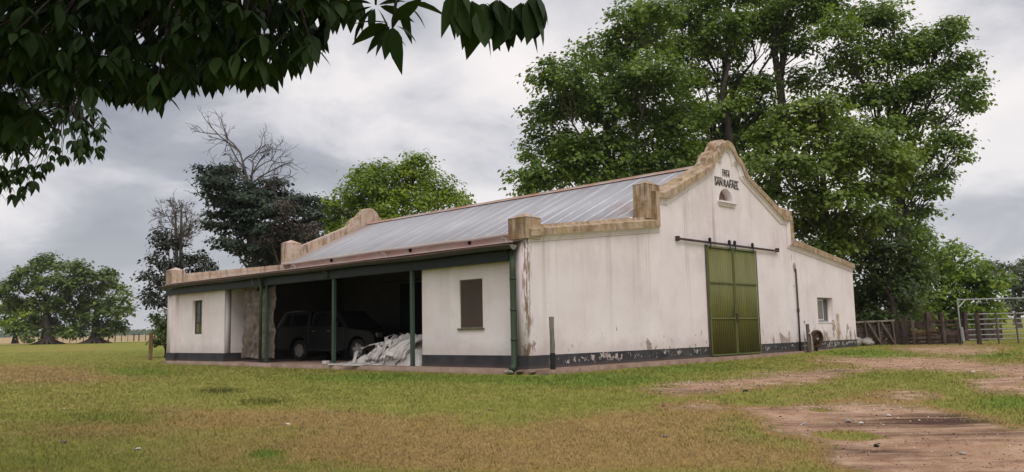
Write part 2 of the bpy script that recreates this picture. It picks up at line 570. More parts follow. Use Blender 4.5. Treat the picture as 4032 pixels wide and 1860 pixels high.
def bark_mat(name, a, b):
    return plain(name, a, b, 2.2, 0.95, 0, 0.7, 0.05, (3, 3, 0.7), 0.1)


def ground_mat():
    m, t = new_mat('lawn_and_dirt')
    g = t.node('ShaderNodeNewGeometry'); P = g.outputs['Position']
    A = lambda nm: t.node('ShaderNodeAttribute', attribute_name=nm).outputs['Fac']
    dirt, dry, lush, wet = A('dirt'), A('dry'), A('lush'), A('wet')
    n1 = t.noise(P, 2.3, 6, 0.65); n2 = t.noise(P, 11.0, 5, 0.7); n3 = t.noise(P, 0.5, 4)
    n4 = t.noise(P, 38.0, 3, 0.7)
    grass = t.ramp(n1, [(0.3, (0.16, 0.175, 0.03)), (0.5, (0.225, 0.225, 0.048)), (0.7, (0.30, 0.255, 0.078))])
    lushc = t.ramp(n1, [(0.3, (0.10, 0.18, 0.023)), (0.7, (0.19, 0.265, 0.043))])
    dryc = t.ramp(n2, [(0.3, (0.20, 0.125, 0.042)), (0.5, (0.30, 0.195, 0.068)), (0.72, (0.40, 0.27, 0.105))])
    dirtc = t.ramp(n1, [(0.3, (0.25, 0.138, 0.082)), (0.5, (0.39, 0.24, 0.15)), (0.72, (0.53, 0.365, 0.245))])
    dirtc = t.mix(t.math('MULTIPLY', t.step(n2, 0.56, 0.72), 0.35), dirtc, (0.52, 0.43, 0.36))
    rot = t.node('ShaderNodeMapping', vector_type='POINT'); t.l.new(P, rot.inputs[0]); rot.inputs['Rotation'].default_value = (0, 0, radians(52))
    streak = t.noise(t.scaled(rot.outputs[0], (0.35, 3.4, 1.0)), 1.3, 5, 0.65)
    dirtc = t.mix(t.math('MULTIPLY', t.step(streak, 0.5, 0.66), 0.5), dirtc, (0.14, 0.08, 0.056))
    grit = t.noise(P, 55.0, 2, 0.8)
    dirtc = t.mix(t.math('MULTIPLY', t.step(grit, 0.55, 0.72), 0.6), dirtc, (0.55, 0.45, 0.38))
    dirtc = t.mix(t.math('MULTIPLY', wet, t.math('ADD', 0.10, t.math('MULTIPLY', t.step(streak, 0.36, 0.58), 0.9)), clamp=True), dirtc, (0.085, 0.048, 0.036))
    br = t.math('ADD', t.math('MULTIPLY', t.math('SUBTRACT', n1, 0.5), 0.5), t.math('MULTIPLY', t.math('SUBTRACT', n2, 0.5), 0.6))
    col = t.mix(t.step(t.math('ADD', lush, br), 0.3, 0.75), grass, lushc)
    col = t.mix(t.step(t.math('ADD', dry, br), 0.25, 0.85), col, dryc)
    dm = t.step(t.math('ADD', dirt, t.math('MULTIPLY', br, 1.7)), 0.22, 0.80)
    col = t.mix(dm, col, dirtc)
    col = t.mix(t.math('MULTIPLY', t.step(n4, 0.5, 0.75), 0.35), col, t.mix(1.0, col, (0.45, 0.45, 0.42), 'MULTIPLY'))
    # far pasture beyond the wire fence
    fld = A('field')
    col = t.mix(fld, col, t.ramp(n3, [(0.3, (0.36, 0.255, 0.13)), (0.7, (0.46, 0.35, 0.20))]))
    finish(t, col, 0.95, 0, t.math('ADD', t.math('ADD', t.math('MULTIPLY', n2, 0.6), t.math('MULTIPLY', n4, 0.5)), t.math('MULTIPLY', streak, t.math('MULTIPLY', dm, 1.5))), 0.7, 0.035, 0.05)
    return m


def blade_mat():
    m, t = new_mat('grass_blades')
    g = t.node('ShaderNodeNewGeometry')
    A = lambda nm: t.node('ShaderNodeAttribute', attribute_name=nm).outputs['Fac']
    r = g.outputs['Random Per Island']
    gr = t.ramp(r, [(0.1, (0.27, 0.275, 0.06)), (0.5, (0.34, 0.33, 0.08)), (0.9, (0.42, 0.385, 0.115))])
    lu = t.ramp(r, [(0.1, (0.17, 0.23, 0.04)), (0.6, (0.235, 0.29, 0.06)), (0.95, (0.31, 0.34, 0.085))])
    dr = t.ramp(r, [(0.1, (0.34, 0.235, 0.10)), (0.5, (0.45, 0.325, 0.145)), (0.9, (0.57, 0.43, 0.21))])
    col = t.mix(t.step(t.math('ADD', A('lush'), t.math('MULTIPLY', t.math('SUBTRACT', r, 0.5), 0.4)), 0.25, 0.75), gr, lu)
    col = t.mix(t.step(t.math('ADD', A('dry'), t.math('MULTIPLY', t.math('SUBTRACT', t.math('FRACT', t.math('MULTIPLY', r, 7.3)), 0.5), 0.8)), 0.3, 0.75), col, dr)
    col = t.mix(t.math('MULTIPLY', A('weed'), t.math('ADD', 0.55, t.math('MULTIPLY', r, 0.4)), clamp=True), col, (0.055, 0.062, 0.026))
    vm = t.node('ShaderNodeVectorMath', operation='SCALE', i_0=g.outputs['Normal']); vm.inputs['Scale'].default_value = 0.18
    va = t.node('ShaderNodeVectorMath', operation='ADD', i_0=vm.outputs[0]); va.inputs[1].default_value = (0, 0, 1)
    vn = t.node('ShaderNodeVectorMath', operation='NORMALIZE', i_0=va.outputs[0])
    p = t.node('ShaderNodeBsdfPrincipled'); t.set(p, 'Base Color', col); t.set(p, 'Roughness', 0.8); t.set(p, 'Specular IOR Level', 0.05); t.l.new(vn.outputs[0], p.inputs['Normal'])
    tr = t.node('ShaderNodeBsdfTranslucent'); t.set(tr, 'Color', col)
    mx = t.node('ShaderNodeMixShader'); mx.inputs[0].default_value = 0.2
    o = t.node('ShaderNodeOutputMaterial')
    t.l.new(p.outputs[0], mx.inputs[1]); t.l.new(tr.outputs[0], mx.inputs[2]); t.l.new(mx.outputs[0], o.inputs[0])
    return m


M = {}
M['plaster'] = plaster_mat()
M['dado'] = dado_mat()
M['stone'] = stone_mat('lichened_coping', ((0.20, 0.145, 0.10), (0.40, 0.305, 0.225), (0.56, 0.46, 0.37)), 0.28)
M['stone_far'] = stone_mat('pale_coping', ((0.38, 0.28, 0.22), (0.52, 0.41, 0.34), (0.60, 0.51, 0.44)), 0.3)
M['roof'] = roof_mat()
M['pinkwall'] = plain('pink_wall', (0.74, 0.46, 0.42), (0.80, 0.60, 0.55), 1.2, 0.9)
M['gutter_pale'] = plain('pale_gutter', (0.84, 0.79, 0.765), (0.78, 0.67, 0.63), 1.4, 0.6)
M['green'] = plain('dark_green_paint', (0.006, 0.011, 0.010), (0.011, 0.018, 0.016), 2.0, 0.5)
M['post_green'] = plain('worn_green_post', (0.032, 0.056, 0.043), (0.055, 0.085, 0.066), 2.5, 0.5, stretch=(1, 1, .3))
M['pipe_green'] = plain('green_pipe_paint', (0.028, 0.048, 0.026), (0.042, 0.066, 0.037), 2.0, 0.5)
M['fascia'] = plain('dark_eave_paint', (0.022, 0.027, 0.025), (0.035, 0.04, 0.037), 1.3, 0.6)
M['gutter_dark'] = plain('weathered_gutter', (0.052, 0.053, 0.051), (0.032, 0.036, 0.035), 1.2, 0.5)
M['gutter_rust'] = plain('rusted_gutter_lip', (0.22, 0.105, 0.09), (0.13, 0.06, 0.05), 2.0, 0.7)
M['under'] = plain('dark_soffit', (0.02, 0.019, 0.018), (0.032, 0.03, 0.028), 1.0, 0.9)  # darkness under the lean-to put into the colour
M['inner'] = plain('shaded_inner_wall', (0.07, 0.064, 0.057), (0.10, 0.092, 0.081), 0.8, 0.95)  # shade of the interior put into the wall colour
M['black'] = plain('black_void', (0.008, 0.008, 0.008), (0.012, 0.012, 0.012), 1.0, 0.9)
M['door'] = door_mat()
M['door_bar'] = plain('olive_door_bar', (0.125, 0.145, 0.045), (0.10, 0.115, 0.035), 2.0, 0.5)
M['iron'] = plain('rusty_iron', (0.045, 0.028, 0.024), (0.085, 0.05, 0.04), 3.0, 0.7)
M['rust'] = plain('brown_rust', (0.10, 0.05, 0.035), (0.06, 0.032, 0.026), 4.0, 0.85)
M['letter'] = plain('dark_letter_paint', (0.06, 0.056, 0.052), (0.12, 0.11, 0.10), 9.0, 0.8)
M['shutter'] = plain('brown_screen', (0.060, 0.044, 0.036), (0.075, 0.056, 0.046), 1.2, 0.85)
M['winwood'] = plain('olive_window_wood', (0.085, 0.085, 0.05), (0.14, 0.13, 0.085), 3.0, 0.7)
M['glass'] = plain('dusty_glass', (0.035, 0.045, 0.04), (0.06, 0.07, 0.062), 1.5, 0.12, spec=0.6)
M['glass_grey'] = plain('grey_glass', (0.13, 0.12, 0.11), (0.17, 0.155, 0.145), 1.5, 0.25, spec=0.5)
M['alu'] = plain('aluminium_frame', (0.55, 0.58, 0.58), (0.48, 0.5, 0.5), 2.0, 0.4, 0.3)
M['niche'] = plain('brown_niche', (0.20, 0.14, 0.115), (0.27, 0.20, 0.165), 3.0, 0.9)
M['slab'] = plain('dusty_brick_paving', (0.22, 0.145, 0.108), (0.34, 0.25, 0.198), 1.6, 0.95, 0, 0.5, 0.02)
M['curb'] = plain('brick_curb', (0.17, 0.105, 0.075), (0.30, 0.21, 0.16), 2.5, 0.95, 0, 0.6, 0.03)
M['wood'] = bark_mat('weathered_wood', (0.085, 0.062, 0.052), (0.17, 0.135, 0.115))
M['wood_dark'] = bark_mat('dark_wood', (0.045, 0.032, 0.028), (0.10, 0.075, 0.065))
M['wood_grey'] = bark_mat('grey_wood', (0.16, 0.135, 0.115), (0.27, 0.235, 0.205))
M['wood_brown'] = bark_mat('brown_wood', (0.12, 0.075, 0.042), (0.21, 0.145, 0.085))
M['black_paint'] = plain('black_tar', (0.012, 0.012, 0.013), (0.02, 0.02, 0.02), 3.0, 0.8)
M['steel'] = plain('grey_steel_tube', (0.26, 0.275, 0.275), (0.34, 0.35, 0.35), 2.0, 0.5, 0.3)
M['steel_dark'] = plain('dark_steel', (0.07, 0.06, 0.055), (0.12, 0.10, 0.095), 3.0, 0.7)
M['stone_grey'] = plain('grey_rubble', (0.24, 0.215, 0.20), (0.38, 0.345, 0.32), 5.0, 0.95, 0, .8, .04)
M['stone_brown'] = plain('brown_rubble', (0.15, 0.11, 0.09), (0.24, 0.19, 0.16), 3.0, 0.95, 0, .6, .03)
M['stone_white'] = plain('white_scrap', (0.62, 0.60, 0.57), (0.5, 0.48, 0.45), 5.0, 0.8)
M['bark'] = bark_mat('plane_bark', (0.09, 0.075, 0.06), (0.20, 0.17, 0.14))
M['bark_dark'] = bark_mat('dark_bark', (0.035, 0.029, 0.025), (0.075, 0.063, 0.054))
M['bark_dead'] = bark_mat('dead_wood', (0.085, 0.072, 0.062), (0.15, 0.13, 0.115))
M['bark_ombu'] = bark_mat('ombu_bark', (0.055, 0.043, 0.036), (0.11, 0.09, 0.075))


# ------------------------------------------------------------------ ground
def poly_mask(px, py, poly):
    """signed soft inside test in photo pixels"""
    inside = np.zeros(px.shape, bool)
    dist = np.full(px.shape, 1e9)
    n = len(poly)
    for i in range(n):
        x1, y1 = poly[i]; x2, y2 = poly[(i+1) % n]
        c = ((y1 > py) != (y2 > py)) & (px < (x2-x1)*(py-y1)/((y2-y1) if y2 != y1 else 1e-9)+x1)
        inside ^= c
        ex, ey = x2-x1, y2-y1
        # distances are measured with the vertical stretched, as the ground is seen at a grazing angle
        k = 4.0
        L2 = ex*ex+ey*ey*k*k+1e-9
        tt = np.clip(((px-x1)*ex+(py-y1)*ey*k*k)/L2, 0, 1)
        dist = np.minimum(dist, np.hypot(px-x1-tt*ex, (py-y1-tt*ey)*k))
    return np.where(inside, 1, -1)*dist


def q8(L): return [(2016+x*0.7826, 1300+y*0.7826) for x, y in L]
def q7(L): return [(3232+x*0.505, 1000+y*0.505) for x, y in L]


DIRT = [
    q8([(690, 302), (850, 322), (1100, 292), (1400, 268), (1550, 256), (1750, 210), (1830, 196), (2000, 196), (2250, 204), (2400, 210), (2500, 238), (2320, 255), (2370, 302), (2576, 318), (2640, 318), (2640, 180), (2420, 172), (2250, 148), (1900, 138), (1560, 150), (1700, 166), (1790, 180), (1700, 196), (1500, 212), (1250, 228), (1000, 255), (850, 278)]),
    q8([(1220, 402), (1450, 382), (1700, 370), (1900, 375), (2050, 395), (2250, 432), (2400, 465), (2450, 495), (2576, 500), (2700, 500), (2700, 900), (1900, 900), (1800, 716), (1700, 690), (1600, 640), (1620, 612), (1580, 570), (1480, 530), (1380, 522), (1320, 500), (1300, 450)]),
    q8([(1880, 332), (1980, 305), (2075, 325), (2000, 348)]),
    q8([(810, 384), (930, 368), (1090, 400), (930, 396)]),
    q7([(640, 745), (820, 728), (1000, 722), (1360, 738), (1250, 772), (900, 775)]),
]
HOLES = [q8([(1480, 520), (1600, 502), (1760, 505), (1900, 545), (1760, 560), (1560, 545)]), q8([(1490, 405), (1560, 395), (1620, 402), (1560, 416)])]
DRY = [(180, 1478, 300, 34, 1.0), (60, 1455, 200, 26, .5), (1150, 1640, 420, 34, .62), (700, 1600, 420, 40, .3), (1500, 1720, 420, 55, .62), (2350, 1700, 620, 75, .95), (2250, 1800, 750, 60, .95), (1300, 1760, 700, 60, .35), (700, 1660, 600, 60, .25), (2750, 1600, 260, 20, .5), (2600, 1640, 260, 36, .4),
       (900, 1800, 360, 60, .3), (300, 1690, 330, 40, .3), (1800, 1800, 400, 60, .45), (3300, 1560, 300, 30, .35), (2900, 1420, 250, 16, .3), (400, 1375, 500, 10, .45), (3000, 1800, 300, 50, .4)]
LUSH = [(2300, 1500, 360, 32, 1.0), (1500, 1490, 520, 24, .8), (2750, 1450, 330, 26, .7), (3420, 1393, 230, 14, 1.0), (560, 1462, 220, 20, .7), (600, 1385, 200, 18, .5), (3900, 1398, 160, 14, .8), (1050, 1790, 90, 26, .9), (400, 1640, 260, 26, .5),
        (3500, 1480, 350, 22, .55), (3950, 1580, 180, 40, .7), (150, 1820, 200, 40, .5), (1300, 1545, 500, 30, .35), (3000, 1700, 200, 40, .45), (2980, 1590, 200, 10, .5)]
WET = [(3560, 1660, 380, 24, 1.0), (3650, 1705, 420, 16, .8), (3300, 1470, 140, 12, .8), (2760, 1538, 170, 9, .6), (3450, 1780, 300, 12, .9), (3350, 1768, 180, 10, .8), (3800, 1640, 250, 30, .7)]


def ground_attrs(x, y, z):
    P = np.stack([x, y, z], 1)
    px, py, wz = proj_np(P)
    front = wz > 0.5
    n = (fbm(x*0.9, y*0.9, oct=4, seed=11)-0.5)
    nb = (fbm(x*0.22, y*0.22, oct=3, seed=21)-0.5)
    warp = n*90
    pxw = px+warp*1.2; pyw = py+n*26
    dirt = np.zeros_like(x)
    for poly in DIRT:
        sdv = poly_mask(pxw, pyw, poly)
        dirt = np.maximum(dirt, sstep(-130, 95, sdv))
    for poly in HOLES:
        dirt = np.minimum(dirt, 1-sstep(-25, 25, poly_mask(pxw, pyw, poly)))
    def blobs(L):
        r = np.zeros_like(x)
        for bx, by, rx, ry, s in L:
            r = r + s*np.exp(-(((pxw-bx)/rx)**2+((pyw-by)/ry)**2))
        return r
    dry = blobs(DRY)+np.clip(nb*0.9+n*0.55, -.4, .5)+0.10
    lush = blobs(LUSH)+nb*0.3
    dry = dry-0.75*np.clip(lush, 0, 1)+0.75*np.exp(-((dirt-.36)/.22)**2)
    wet = blobs(WET)
    d = np.hypot(x-CAM[0], y-CAM[1])
    field = sstep(158, 168, d)*sstep(0.62, 0.45, np.abs(np.arctan2(x-CAM[0], y-CAM[1])-0.25))
    # worn earth under the ombu trees and along the foot of the walls
    for v in (dirt, dry, lush, wet): v[~front] = 0.15
    edge = np.maximum(np.maximum(-0.75-x, x-(2*W2+0.7)), np.maximum(-1.3-y, y-(LEN+.6)))
    return dict(dirt=dirt, dry=dry, lush=lush, wet=wet, field=field)


def build_ground():
    az0 = math.atan2(_F[0], _F[1])
    a1 = np.arange(-40, 40.001, 0.17); a2 = np.arange(43, 318, 4.0)
    ang = np.radians(np.concatenate([a1, a2]))+az0
    rad = [0.6]
    while rad[-1] < 2600: rad.append(rad[-1]*(1.0135 if rad[-1] < 60 else 1.04))
    rad = np.array(rad)
    A, Rr = np.meshgrid(ang, rad)
    x = CAM[0]+np.sin(A)*Rr; y = CAM[1]+np.cos(A)*Rr
    x = np.append(x.ravel(), CAM[0]); y = np.append(y.ravel(), CAM[1])
    z = terrain(x, y)
    na, nr = len(ang), len(rad)
    i = np.arange(nr-1)[:, None]*na; j = np.arange(na)[None, :]; j2 = (j+1) % na
    f = np.stack([i+j, i+j2, i+na+j2, i+na+j], -1).reshape(-1, 4)
    # closing fan as quads with a repeated centre is avoided: one small polygon ring
    at_ = ground_attrs(x, y, z)
    o = np_mesh('ground', np.stack([x, y, z], 1), f[:, ::-1], M['ground'], smooth=True, attrs=at_)
    me = o.data
    bm = bmesh.new(); bm.from_mesh(me); bm.verts.ensure_lookup_table()
    c = bm.verts[len(x)-1]
    for k in range(na): bm.faces.new((bm.verts[(k+1) % na], bm.verts[k], c))
    bmesh.ops.recalc_face_normals(bm, faces=bm.faces)
    bm.to_mesh(me); bm.free()
    if me.polygons[0].normal.z < 0: me.flip_normals()
    me.polygons.foreach_set('use_smooth', [True]*len(me.polygons))
    tag(o, kind='structure')


M['ground'] = ground_mat()
build_ground()


# ------------------------------------------------------------------ grass
def build_grass(n=700000):
    # positions spread so that their density falls with the square of the distance
    t = 5.2*(75/5.2)**rng.random(n)**1.08
    s = (rng.random(n)*2-1)*0.92
    # tufts: pull a part of the blades together
    tx = CAM[0]+_F[0]/np.hypot(_F[0], _F[1])*t+_R[0]*s*t
    ty = CAM[1]+_F[1]/np.hypot(_F[0], _F[1])*t+_R[1]*s*t
    k = n//3
    src = rng.integers(0, n, k)//14*14
    tx[:k] = tx[src]+rng.normal(0, .05, k); ty[:k] = ty[src]+rng.normal(0, .05, k); t[:k] = t[src]
    z = terrain(tx, ty)
    a = ground_attrs(tx, ty, z)
    nz = fbm(tx*2.3, ty*2.3, oct=2, seed=31)
    keep = (a['dirt']+(nz-.5)*0.6+rng.normal(0, .24, n) < 0.42)
    inb = (tx > -0.78+0.5*ty/LEN+rng.normal(0, .05, n)) & (tx < 2*W2+0.1) & (ty > -0.75+rng.normal(0, .12, n)) & (ty < LEN+.1)
    apron = (tx > -1.0) & (tx < 14) & (ty > -1.05+0.035*np.maximum(tx, 0)+rng.normal(0, .08, n)) & (ty < 1)
    keep &= ~inb & ~apron
    tx, ty, z, t = tx[keep], ty[keep], z[keep], t[keep]
    a = {q: v[keep] for q, v in a.items()}
    n = len(tx)
    # two darker weedy tussocks in the lawn
    px, py, _ = proj_np(np.stack([tx, ty, z], 1))
    weed = np.exp(-(((px-860)/95)**2+((py-1545)/11)**2))+np.exp(-(((px-1030)/125)**2+((py-1588)/11)**2))+0.5*np.exp(-(((px-3980)/70)**2+((py-1440)/8)**2))
    lushk = np.clip(a['lush'], 0, 1)
    h = (0.022+0.03*rng.random(n))*(1+0.65*lushk)*(1+2.2*np.clip(weed-.25, 0, 1)*(rng.random(n) > .4))
    h *= 0.75+0.25*np.clip(t/14, .5, 1.6)
    wd = (0.0022+0.0022*rng.random(n))*np.clip(t/8, 0.8, 3.5)
    an = rng.random(n)*2*pi
    dx, dy = np.cos(an)*wd, np.sin(an)*wd
    lean = rng.normal(0, 0.6, (n, 2))*h[:, None]
    b = np.stack([tx, ty, z-0.005], 1)
    v = np.empty((n, 3, 3))
    v[:, 0] = b+np.stack([dx, dy, np.zeros(n)], 1)
    v[:, 1] = b-np.stack([dx, dy, np.zeros(n)], 1)
    v[:, 2] = b+np.stack([lean[:, 0], lean[:, 1], h], 1)
    f = np.arange(n*3).reshape(n, 3)
    lush = np.clip(a['lush'], -1, 1.2)+0.5*np.clip(weed, 0, 1); dry = a['dry']-1.2*np.clip(weed, 0, 1)
    o = np_mesh('grass', v.reshape(-1, 3), f, M['blade'], attrs=dict(lush=np.repeat(lush, 3), dry=np.repeat(dry, 3), weed=np.repeat(np.clip(weed, 0, 1), 3)))
    tag(o, 'short patchy lawn of green and dry straw coloured grass around the barn', 'grass', kind='stuff')


M['blade'] = blade_mat()
build_grass()


def build_gravel(n=16000):
    t_ = 6.5*(34/6.5)**rng.random(n); s_ = -0.15+rng.random(n)*0.80
    x = CAM[0]+_F[0]/np.hypot(_F[0], _F[1])*t_+_R[0]*s_*t_; y = CAM[1]+_F[1]/np.hypot(_F[0], _F[1])*t_+_R[1]*s_*t_
    z = terrain(x, y); a = ground_attrs(x, y, z)
    k = (a['dirt'] > 0.35+rng.normal(0, .15, n)) & (y < -1.2)
    k &= fbm(x*1.1, y*1.1, oct=3, seed=77) > 0.42
    x, y, z, t_ = x[k], y[k], z[k], t_[k]; n = len(x)
    r = (0.004+0.012*rng.random(n)**3)*np.clip(t_/9, .9, 2)
    base = np.array([(1, 0, 0), (-.5, .87, 0), (-.5, -.87, 0), (0, 0, .75), (.1, .05, -.4)])
    ang = rng.random(n)*2*pi; c, s2 = np.cos(ang), np.sin(ang)
    v = base[None]*(0.7+0.6*rng.random((n, 5, 1)))*r[:, None, None]*np.array([1.4, 1, 1])
    v = np.stack([v[..., 0]*c[:, None]-v[..., 1]*s2[:, None], v[..., 0]*s2[:, None]+v[..., 1]*c[:, None], v[..., 2]], -1)
    v += np.stack([x, y, z+r*.1], 1)[:, None]
    f = np.array([(0, 1, 3), (1, 2, 3), (2, 0, 3), (1, 0, 4), (2, 1, 4), (0, 2, 4)])
    F = (np.arange(n)[:, None, None]*5+f[None]).reshape(-1, 3)
    m, t = new_mat('grit'); g = t.node('ShaderNodeNewGeometry')
    finish(t, t.ramp(g.outputs['Random Per Island'], [(0.0, (0.06, 0.04, 0.03)), (0.35, (0.26, 0.17, 0.12)), (0.75, (0.45, 0.33, 0.25)), (1.0, (0.66, 0.60, 0.54))]), 0.95)
    o = np_mesh('gravel', v.reshape(-1, 3), F, m)
    tag(o, 'loose grit and small clods strewn over the bare earth patches', 'gravel', kind='stuff')


build_gravel()

# ------------------------------------------------------------------ barn
barn = thing('barn', 'long whitewashed barn with curved tan gable coping, grey metal roof and green sliding doors', 'barn', (0, 0, 0))
C_ = W2   # gable centre


def mirror(prof):
    """right half profile (u, z) -> full outline left to right"""
    left = [(-u, z) for u, z in prof[::-1] if u > 1e-6]
    return left+list(prof)


OUT = [(0, 7.83), (.2, 7.79), (.36, 7.69), (.5, 7.54), (.58, 7.41), (.65, 7.34), (.8, 7.29), (.94, 7.2), (1.09, 7.05), (1.21, 6.87), (1.36, 6.72), (1.62, 6.585), (4.35, 5.42), (4.86, 5.42), (4.86, 4.47), (10.86, 3.74)]
LOW = [(0, 7.60), (.15, 7.57), (.27, 7.49), (.37, 7.38), (.45, 7.27), (.51, 7.16), (.66, 7.15), (.79, 7.10), (.92, 6.97), (1.02, 6.80), (1.10, 6.66), (1.38, 6.50), (4.14, 5.25), (4.66, 5.25), (4.66, 4.28), (10.86, 3.56)]
WAL = [(0, 7.52), (.11, 7.49), (.2, 7.41), (.28, 7.3), (.34, 7.15), (.39, 6.99), (.52, 7.06), (.65, 7.06), (.77, 6.96), (.85, 6.82), (.88, 6.63), (1.15, 6.47), (4.03, 5.11), (4.52, 5.11), (4.52, 4.17), (10.86, 3.44)]
# top of the parapet above the moulding: the outer edge pushed outwards a little
TOP = [(0, 7.92), (.24, 7.88), (.43, 7.76), (.58, 7.59), (.65, 7.46), (.71, 7.42), (.84, 7.37), (1.0, 7.27), (1.17, 7.1), (1.29, 6.92), (1.42, 6.80), (1.66, 6.69), (4.3, 5.55), (4.80, 5.55), (4.80, 4.63), (10.74, 3.88)]
THK = 0.46


def gable(front=True):
    ys = 1 if front else -1
    y0 = 0.0 if front else LEN
    Y = lambda d: y0+ys*d
    mo, ml, mw, mt = mirror(OUT), mirror(LOW), mirror(WAL), mirror(TOP)
    # wall with door, lunette and window openings
    wal = [(-W2+0.02, -0.3)]+[(u if abs(u) < 10.8 else math.copysign(W2-.02, u), z+0.10) for u, z in mw]+[(W2-0.02, -0.3)]
    loops = [wal]
    if front:
        loops.append([(-1.70, -0.2), (1.70, -0.2), (1.70, 3.85), (-1.70, 3.85)])
        lun = [(-0.13-0.5, 5.56), (-0.13+0.5, 5.56)]+[(-0.13+0.5*cos(a), 5.56+0.49*sin(a)) for a in np.linspace(0.12, pi-0.12, 14)]
        loops.append(lun)
        loops.append([(7.02, 1.14), (8.54, 1.14), (8.54, 2.18), (7.02, 2.18)])
    me = extrude_poly(loops, THK, lambda a, b, c: (C_+a, Y(c), b))
    link('gable_wall', me, M['plaster'], barn)
    # moulding swept along the outline
    secs = []
    for d, prof in ((0.005, [(u, z-0.045) for u, z in mw]), (-0.030, [(u, z-0.04) for u, z in mw]), (-0.032, mw), (-0.045, mw), (-0.06, [(a[0]*.55+b[0]*.45, a[1]*.55+b[1]*.45) for a, b in zip(ml, mw)]), (-0.125, ml), (-0.16, ml), (-0.165, mo), (-0.13, [(u, z+.02) for u, z in mo]),
                    (0.06, [(a[0]*.6+b[0]*.4, a[1]*.6+b[1]*.4) for a, b in zip(mo, mt)]), (0.09, mt), (THK+0.02, mt), (THK+0.02, [(u, z-0.02) for u, z in mo])):
        secs.append([(C_+u, Y(d), z) for u, z in prof])
    n = len(mo); vs = [p for s_ in secs for p in s_]
    fs = []
    for i in range(len(secs)-1):
        for j in range(n-1): fs.append((i*n+j, i*n+j+1, (i+1)*n+j+1, (i+1)*n+j))
    fs.append(tuple(i*n for i in range(len(secs)))); fs.append(tuple(i*n+n-1 for i in range(len(secs)))[::-1])
    co = MB().add(vs, fs).build('coping', M['stone'] if front else M['stone_far'], barn)
    if front:
        co.data.materials.append(M['plaster'])
        low = [0]*len(co.data.polygons)
        for q in range(5*(n-1)): low[q] = 1
        co.data.polygons.foreach_set('material_index', low)
    if not front:
        # inner face of the far parapet, rough pinkish render
        inn = [(-W2+0.05, 3.2)]+[(u*0.999, z-0.03) for u, z in mo]+[(W2-0.05, 3.2)]
        me = extrude_poly([inn], 0.03, lambda a, b, c: (C_+a, Y(THK+0.005+c), b))
        link('parapet_render', me, M['stone_far'], barn)
    # capped blocks on the parapet
    def block(x0, x1, ya, yb, z0, z1, zt, mat):
        m = MB().box(x0, x1, min(Y(ya), Y(yb)), max(Y(ya), Y(yb)), z0, z1)
        xm, ym = (x0+x1)/2, (Y(ya)+Y(yb))/2
        e = 0.012
        yl, yh = min(Y(ya), Y(yb))-e, max(Y(ya), Y(yb))+e
        m.add([(x0-e, yl, z1+.003), (x1+e, yl, z1+.003), (x1+e, yh, z1+.003), (x0-e, yh, z1+.003), (xm, ym, zt)], [(0, 1, 4), (1, 2, 4), (2, 3, 4), (3, 0, 4), (3, 2, 1, 0)])
        m.build('pinnacle', mat, barn)
    sm = M['stone'] if front else M['stone_far']
    for sgn in (-1, 1):
        a, b = sorted((C_+sgn*4.32, C_+sgn*5.18))
        block(a, b, 0.03, 0.52, 4.55, 5.68, 5.86, sm)
    if front:
        block(-0.06, 0.53, -0.10, 0.58, 3.50, 4.08, 4.24, sm)
    else:
        block(-0.06, 0.53, -0.10, 0.58, 3.40, 4.05, 4.22, sm)
        block(2*W2-.53, 2*W2+.06, -0.10, 0.58, 3.40, 4.05, 4.22, sm)


gable(True)
gable(False)

# raised tympanum frame near the top of the gable: central arch between two small volutes
tm = MB()
ar = [(-0.42, 6.55), (-0.42, 6.95)]+[(0.40*cos(a)*-1, 6.98+0.50*sin(a)) for a in np.linspace(0.1, pi-0.1, 12)]+[(0.42, 6.95), (0.42, 6.50)]
for s_ in (-1, 1):
    tm.tube([(C_+s_*0.43, -0.005, 6.42), (C_+s_*0.43, -0.005, 6.93)], 0.020, 6)
    tm.tube([(C_+s_*(0.43+0.20-0.20*cos(a)), -0.005, 6.80+0.22*sin(a)) for a in np.linspace(0.2, 2.8, 9)], 0.022, 6)
tm.tube([(C_+p[0], -0.004, p[1]) for p in ar[2:-2]], 0.026, 6)
tm.build('tympanum_moulding', M['plaster'], barn)

# lunette recess, sill
lb = [(-0.13-0.52, 5.54), (-0.13+0.52, 5.54)]+[(-0.13+0.52*cos(a), 5.56+0.51*sin(a)) for a in np.linspace(0.1, pi-0.1, 14)]
link('lunette_recess', extrude_poly([lb], 0.04, lambda a, b, c: (C_+a, 0.30+c, b)), M['niche'], barn)
sl = MB().box(C_-.13-.60, C_-.13+.60, -0.13, 0.06, 5.49, 5.56).box(C_-.13-.56, C_-.13+.56, -0.09, 0.02, 5.435, 5.487).box(C_-.13-.53, C_-.13+.53, -0.06, 0.01, 5.38, 5.432)
sl.build('lunette_sill', M['plaster'], barn, bevel=0.008)


# lettering in relief
def text(name, body, u0, u1, z0, z1):
    cu = bpy.data.curves.new(name, 'FONT'); cu.body = body; cu.extrude = 0.012; cu.offset = 0.003
    ob = bpy.data.objects.new(name, cu)
    me = bpy.data.meshes.new_from_object(ob)
    bpy.data.objects.remove(ob)
    xs = [v.co.x for v in me.vertices]; ys_ = [v.co.y for v in me.vertices]
    ax, bx, ay, by = min(xs), max(xs), min(ys_), max(ys_)
    for v in me.vertices:
        v.co = (C_+u0+(v.co.x-ax)/(bx-ax)*(u1-u0), -0.014-v.co.z, z0+(v.co.y-ay)/(by-ay)*(z1-z0))
    me.materials.clear()
    return link(name, me, M['letter'], barn)


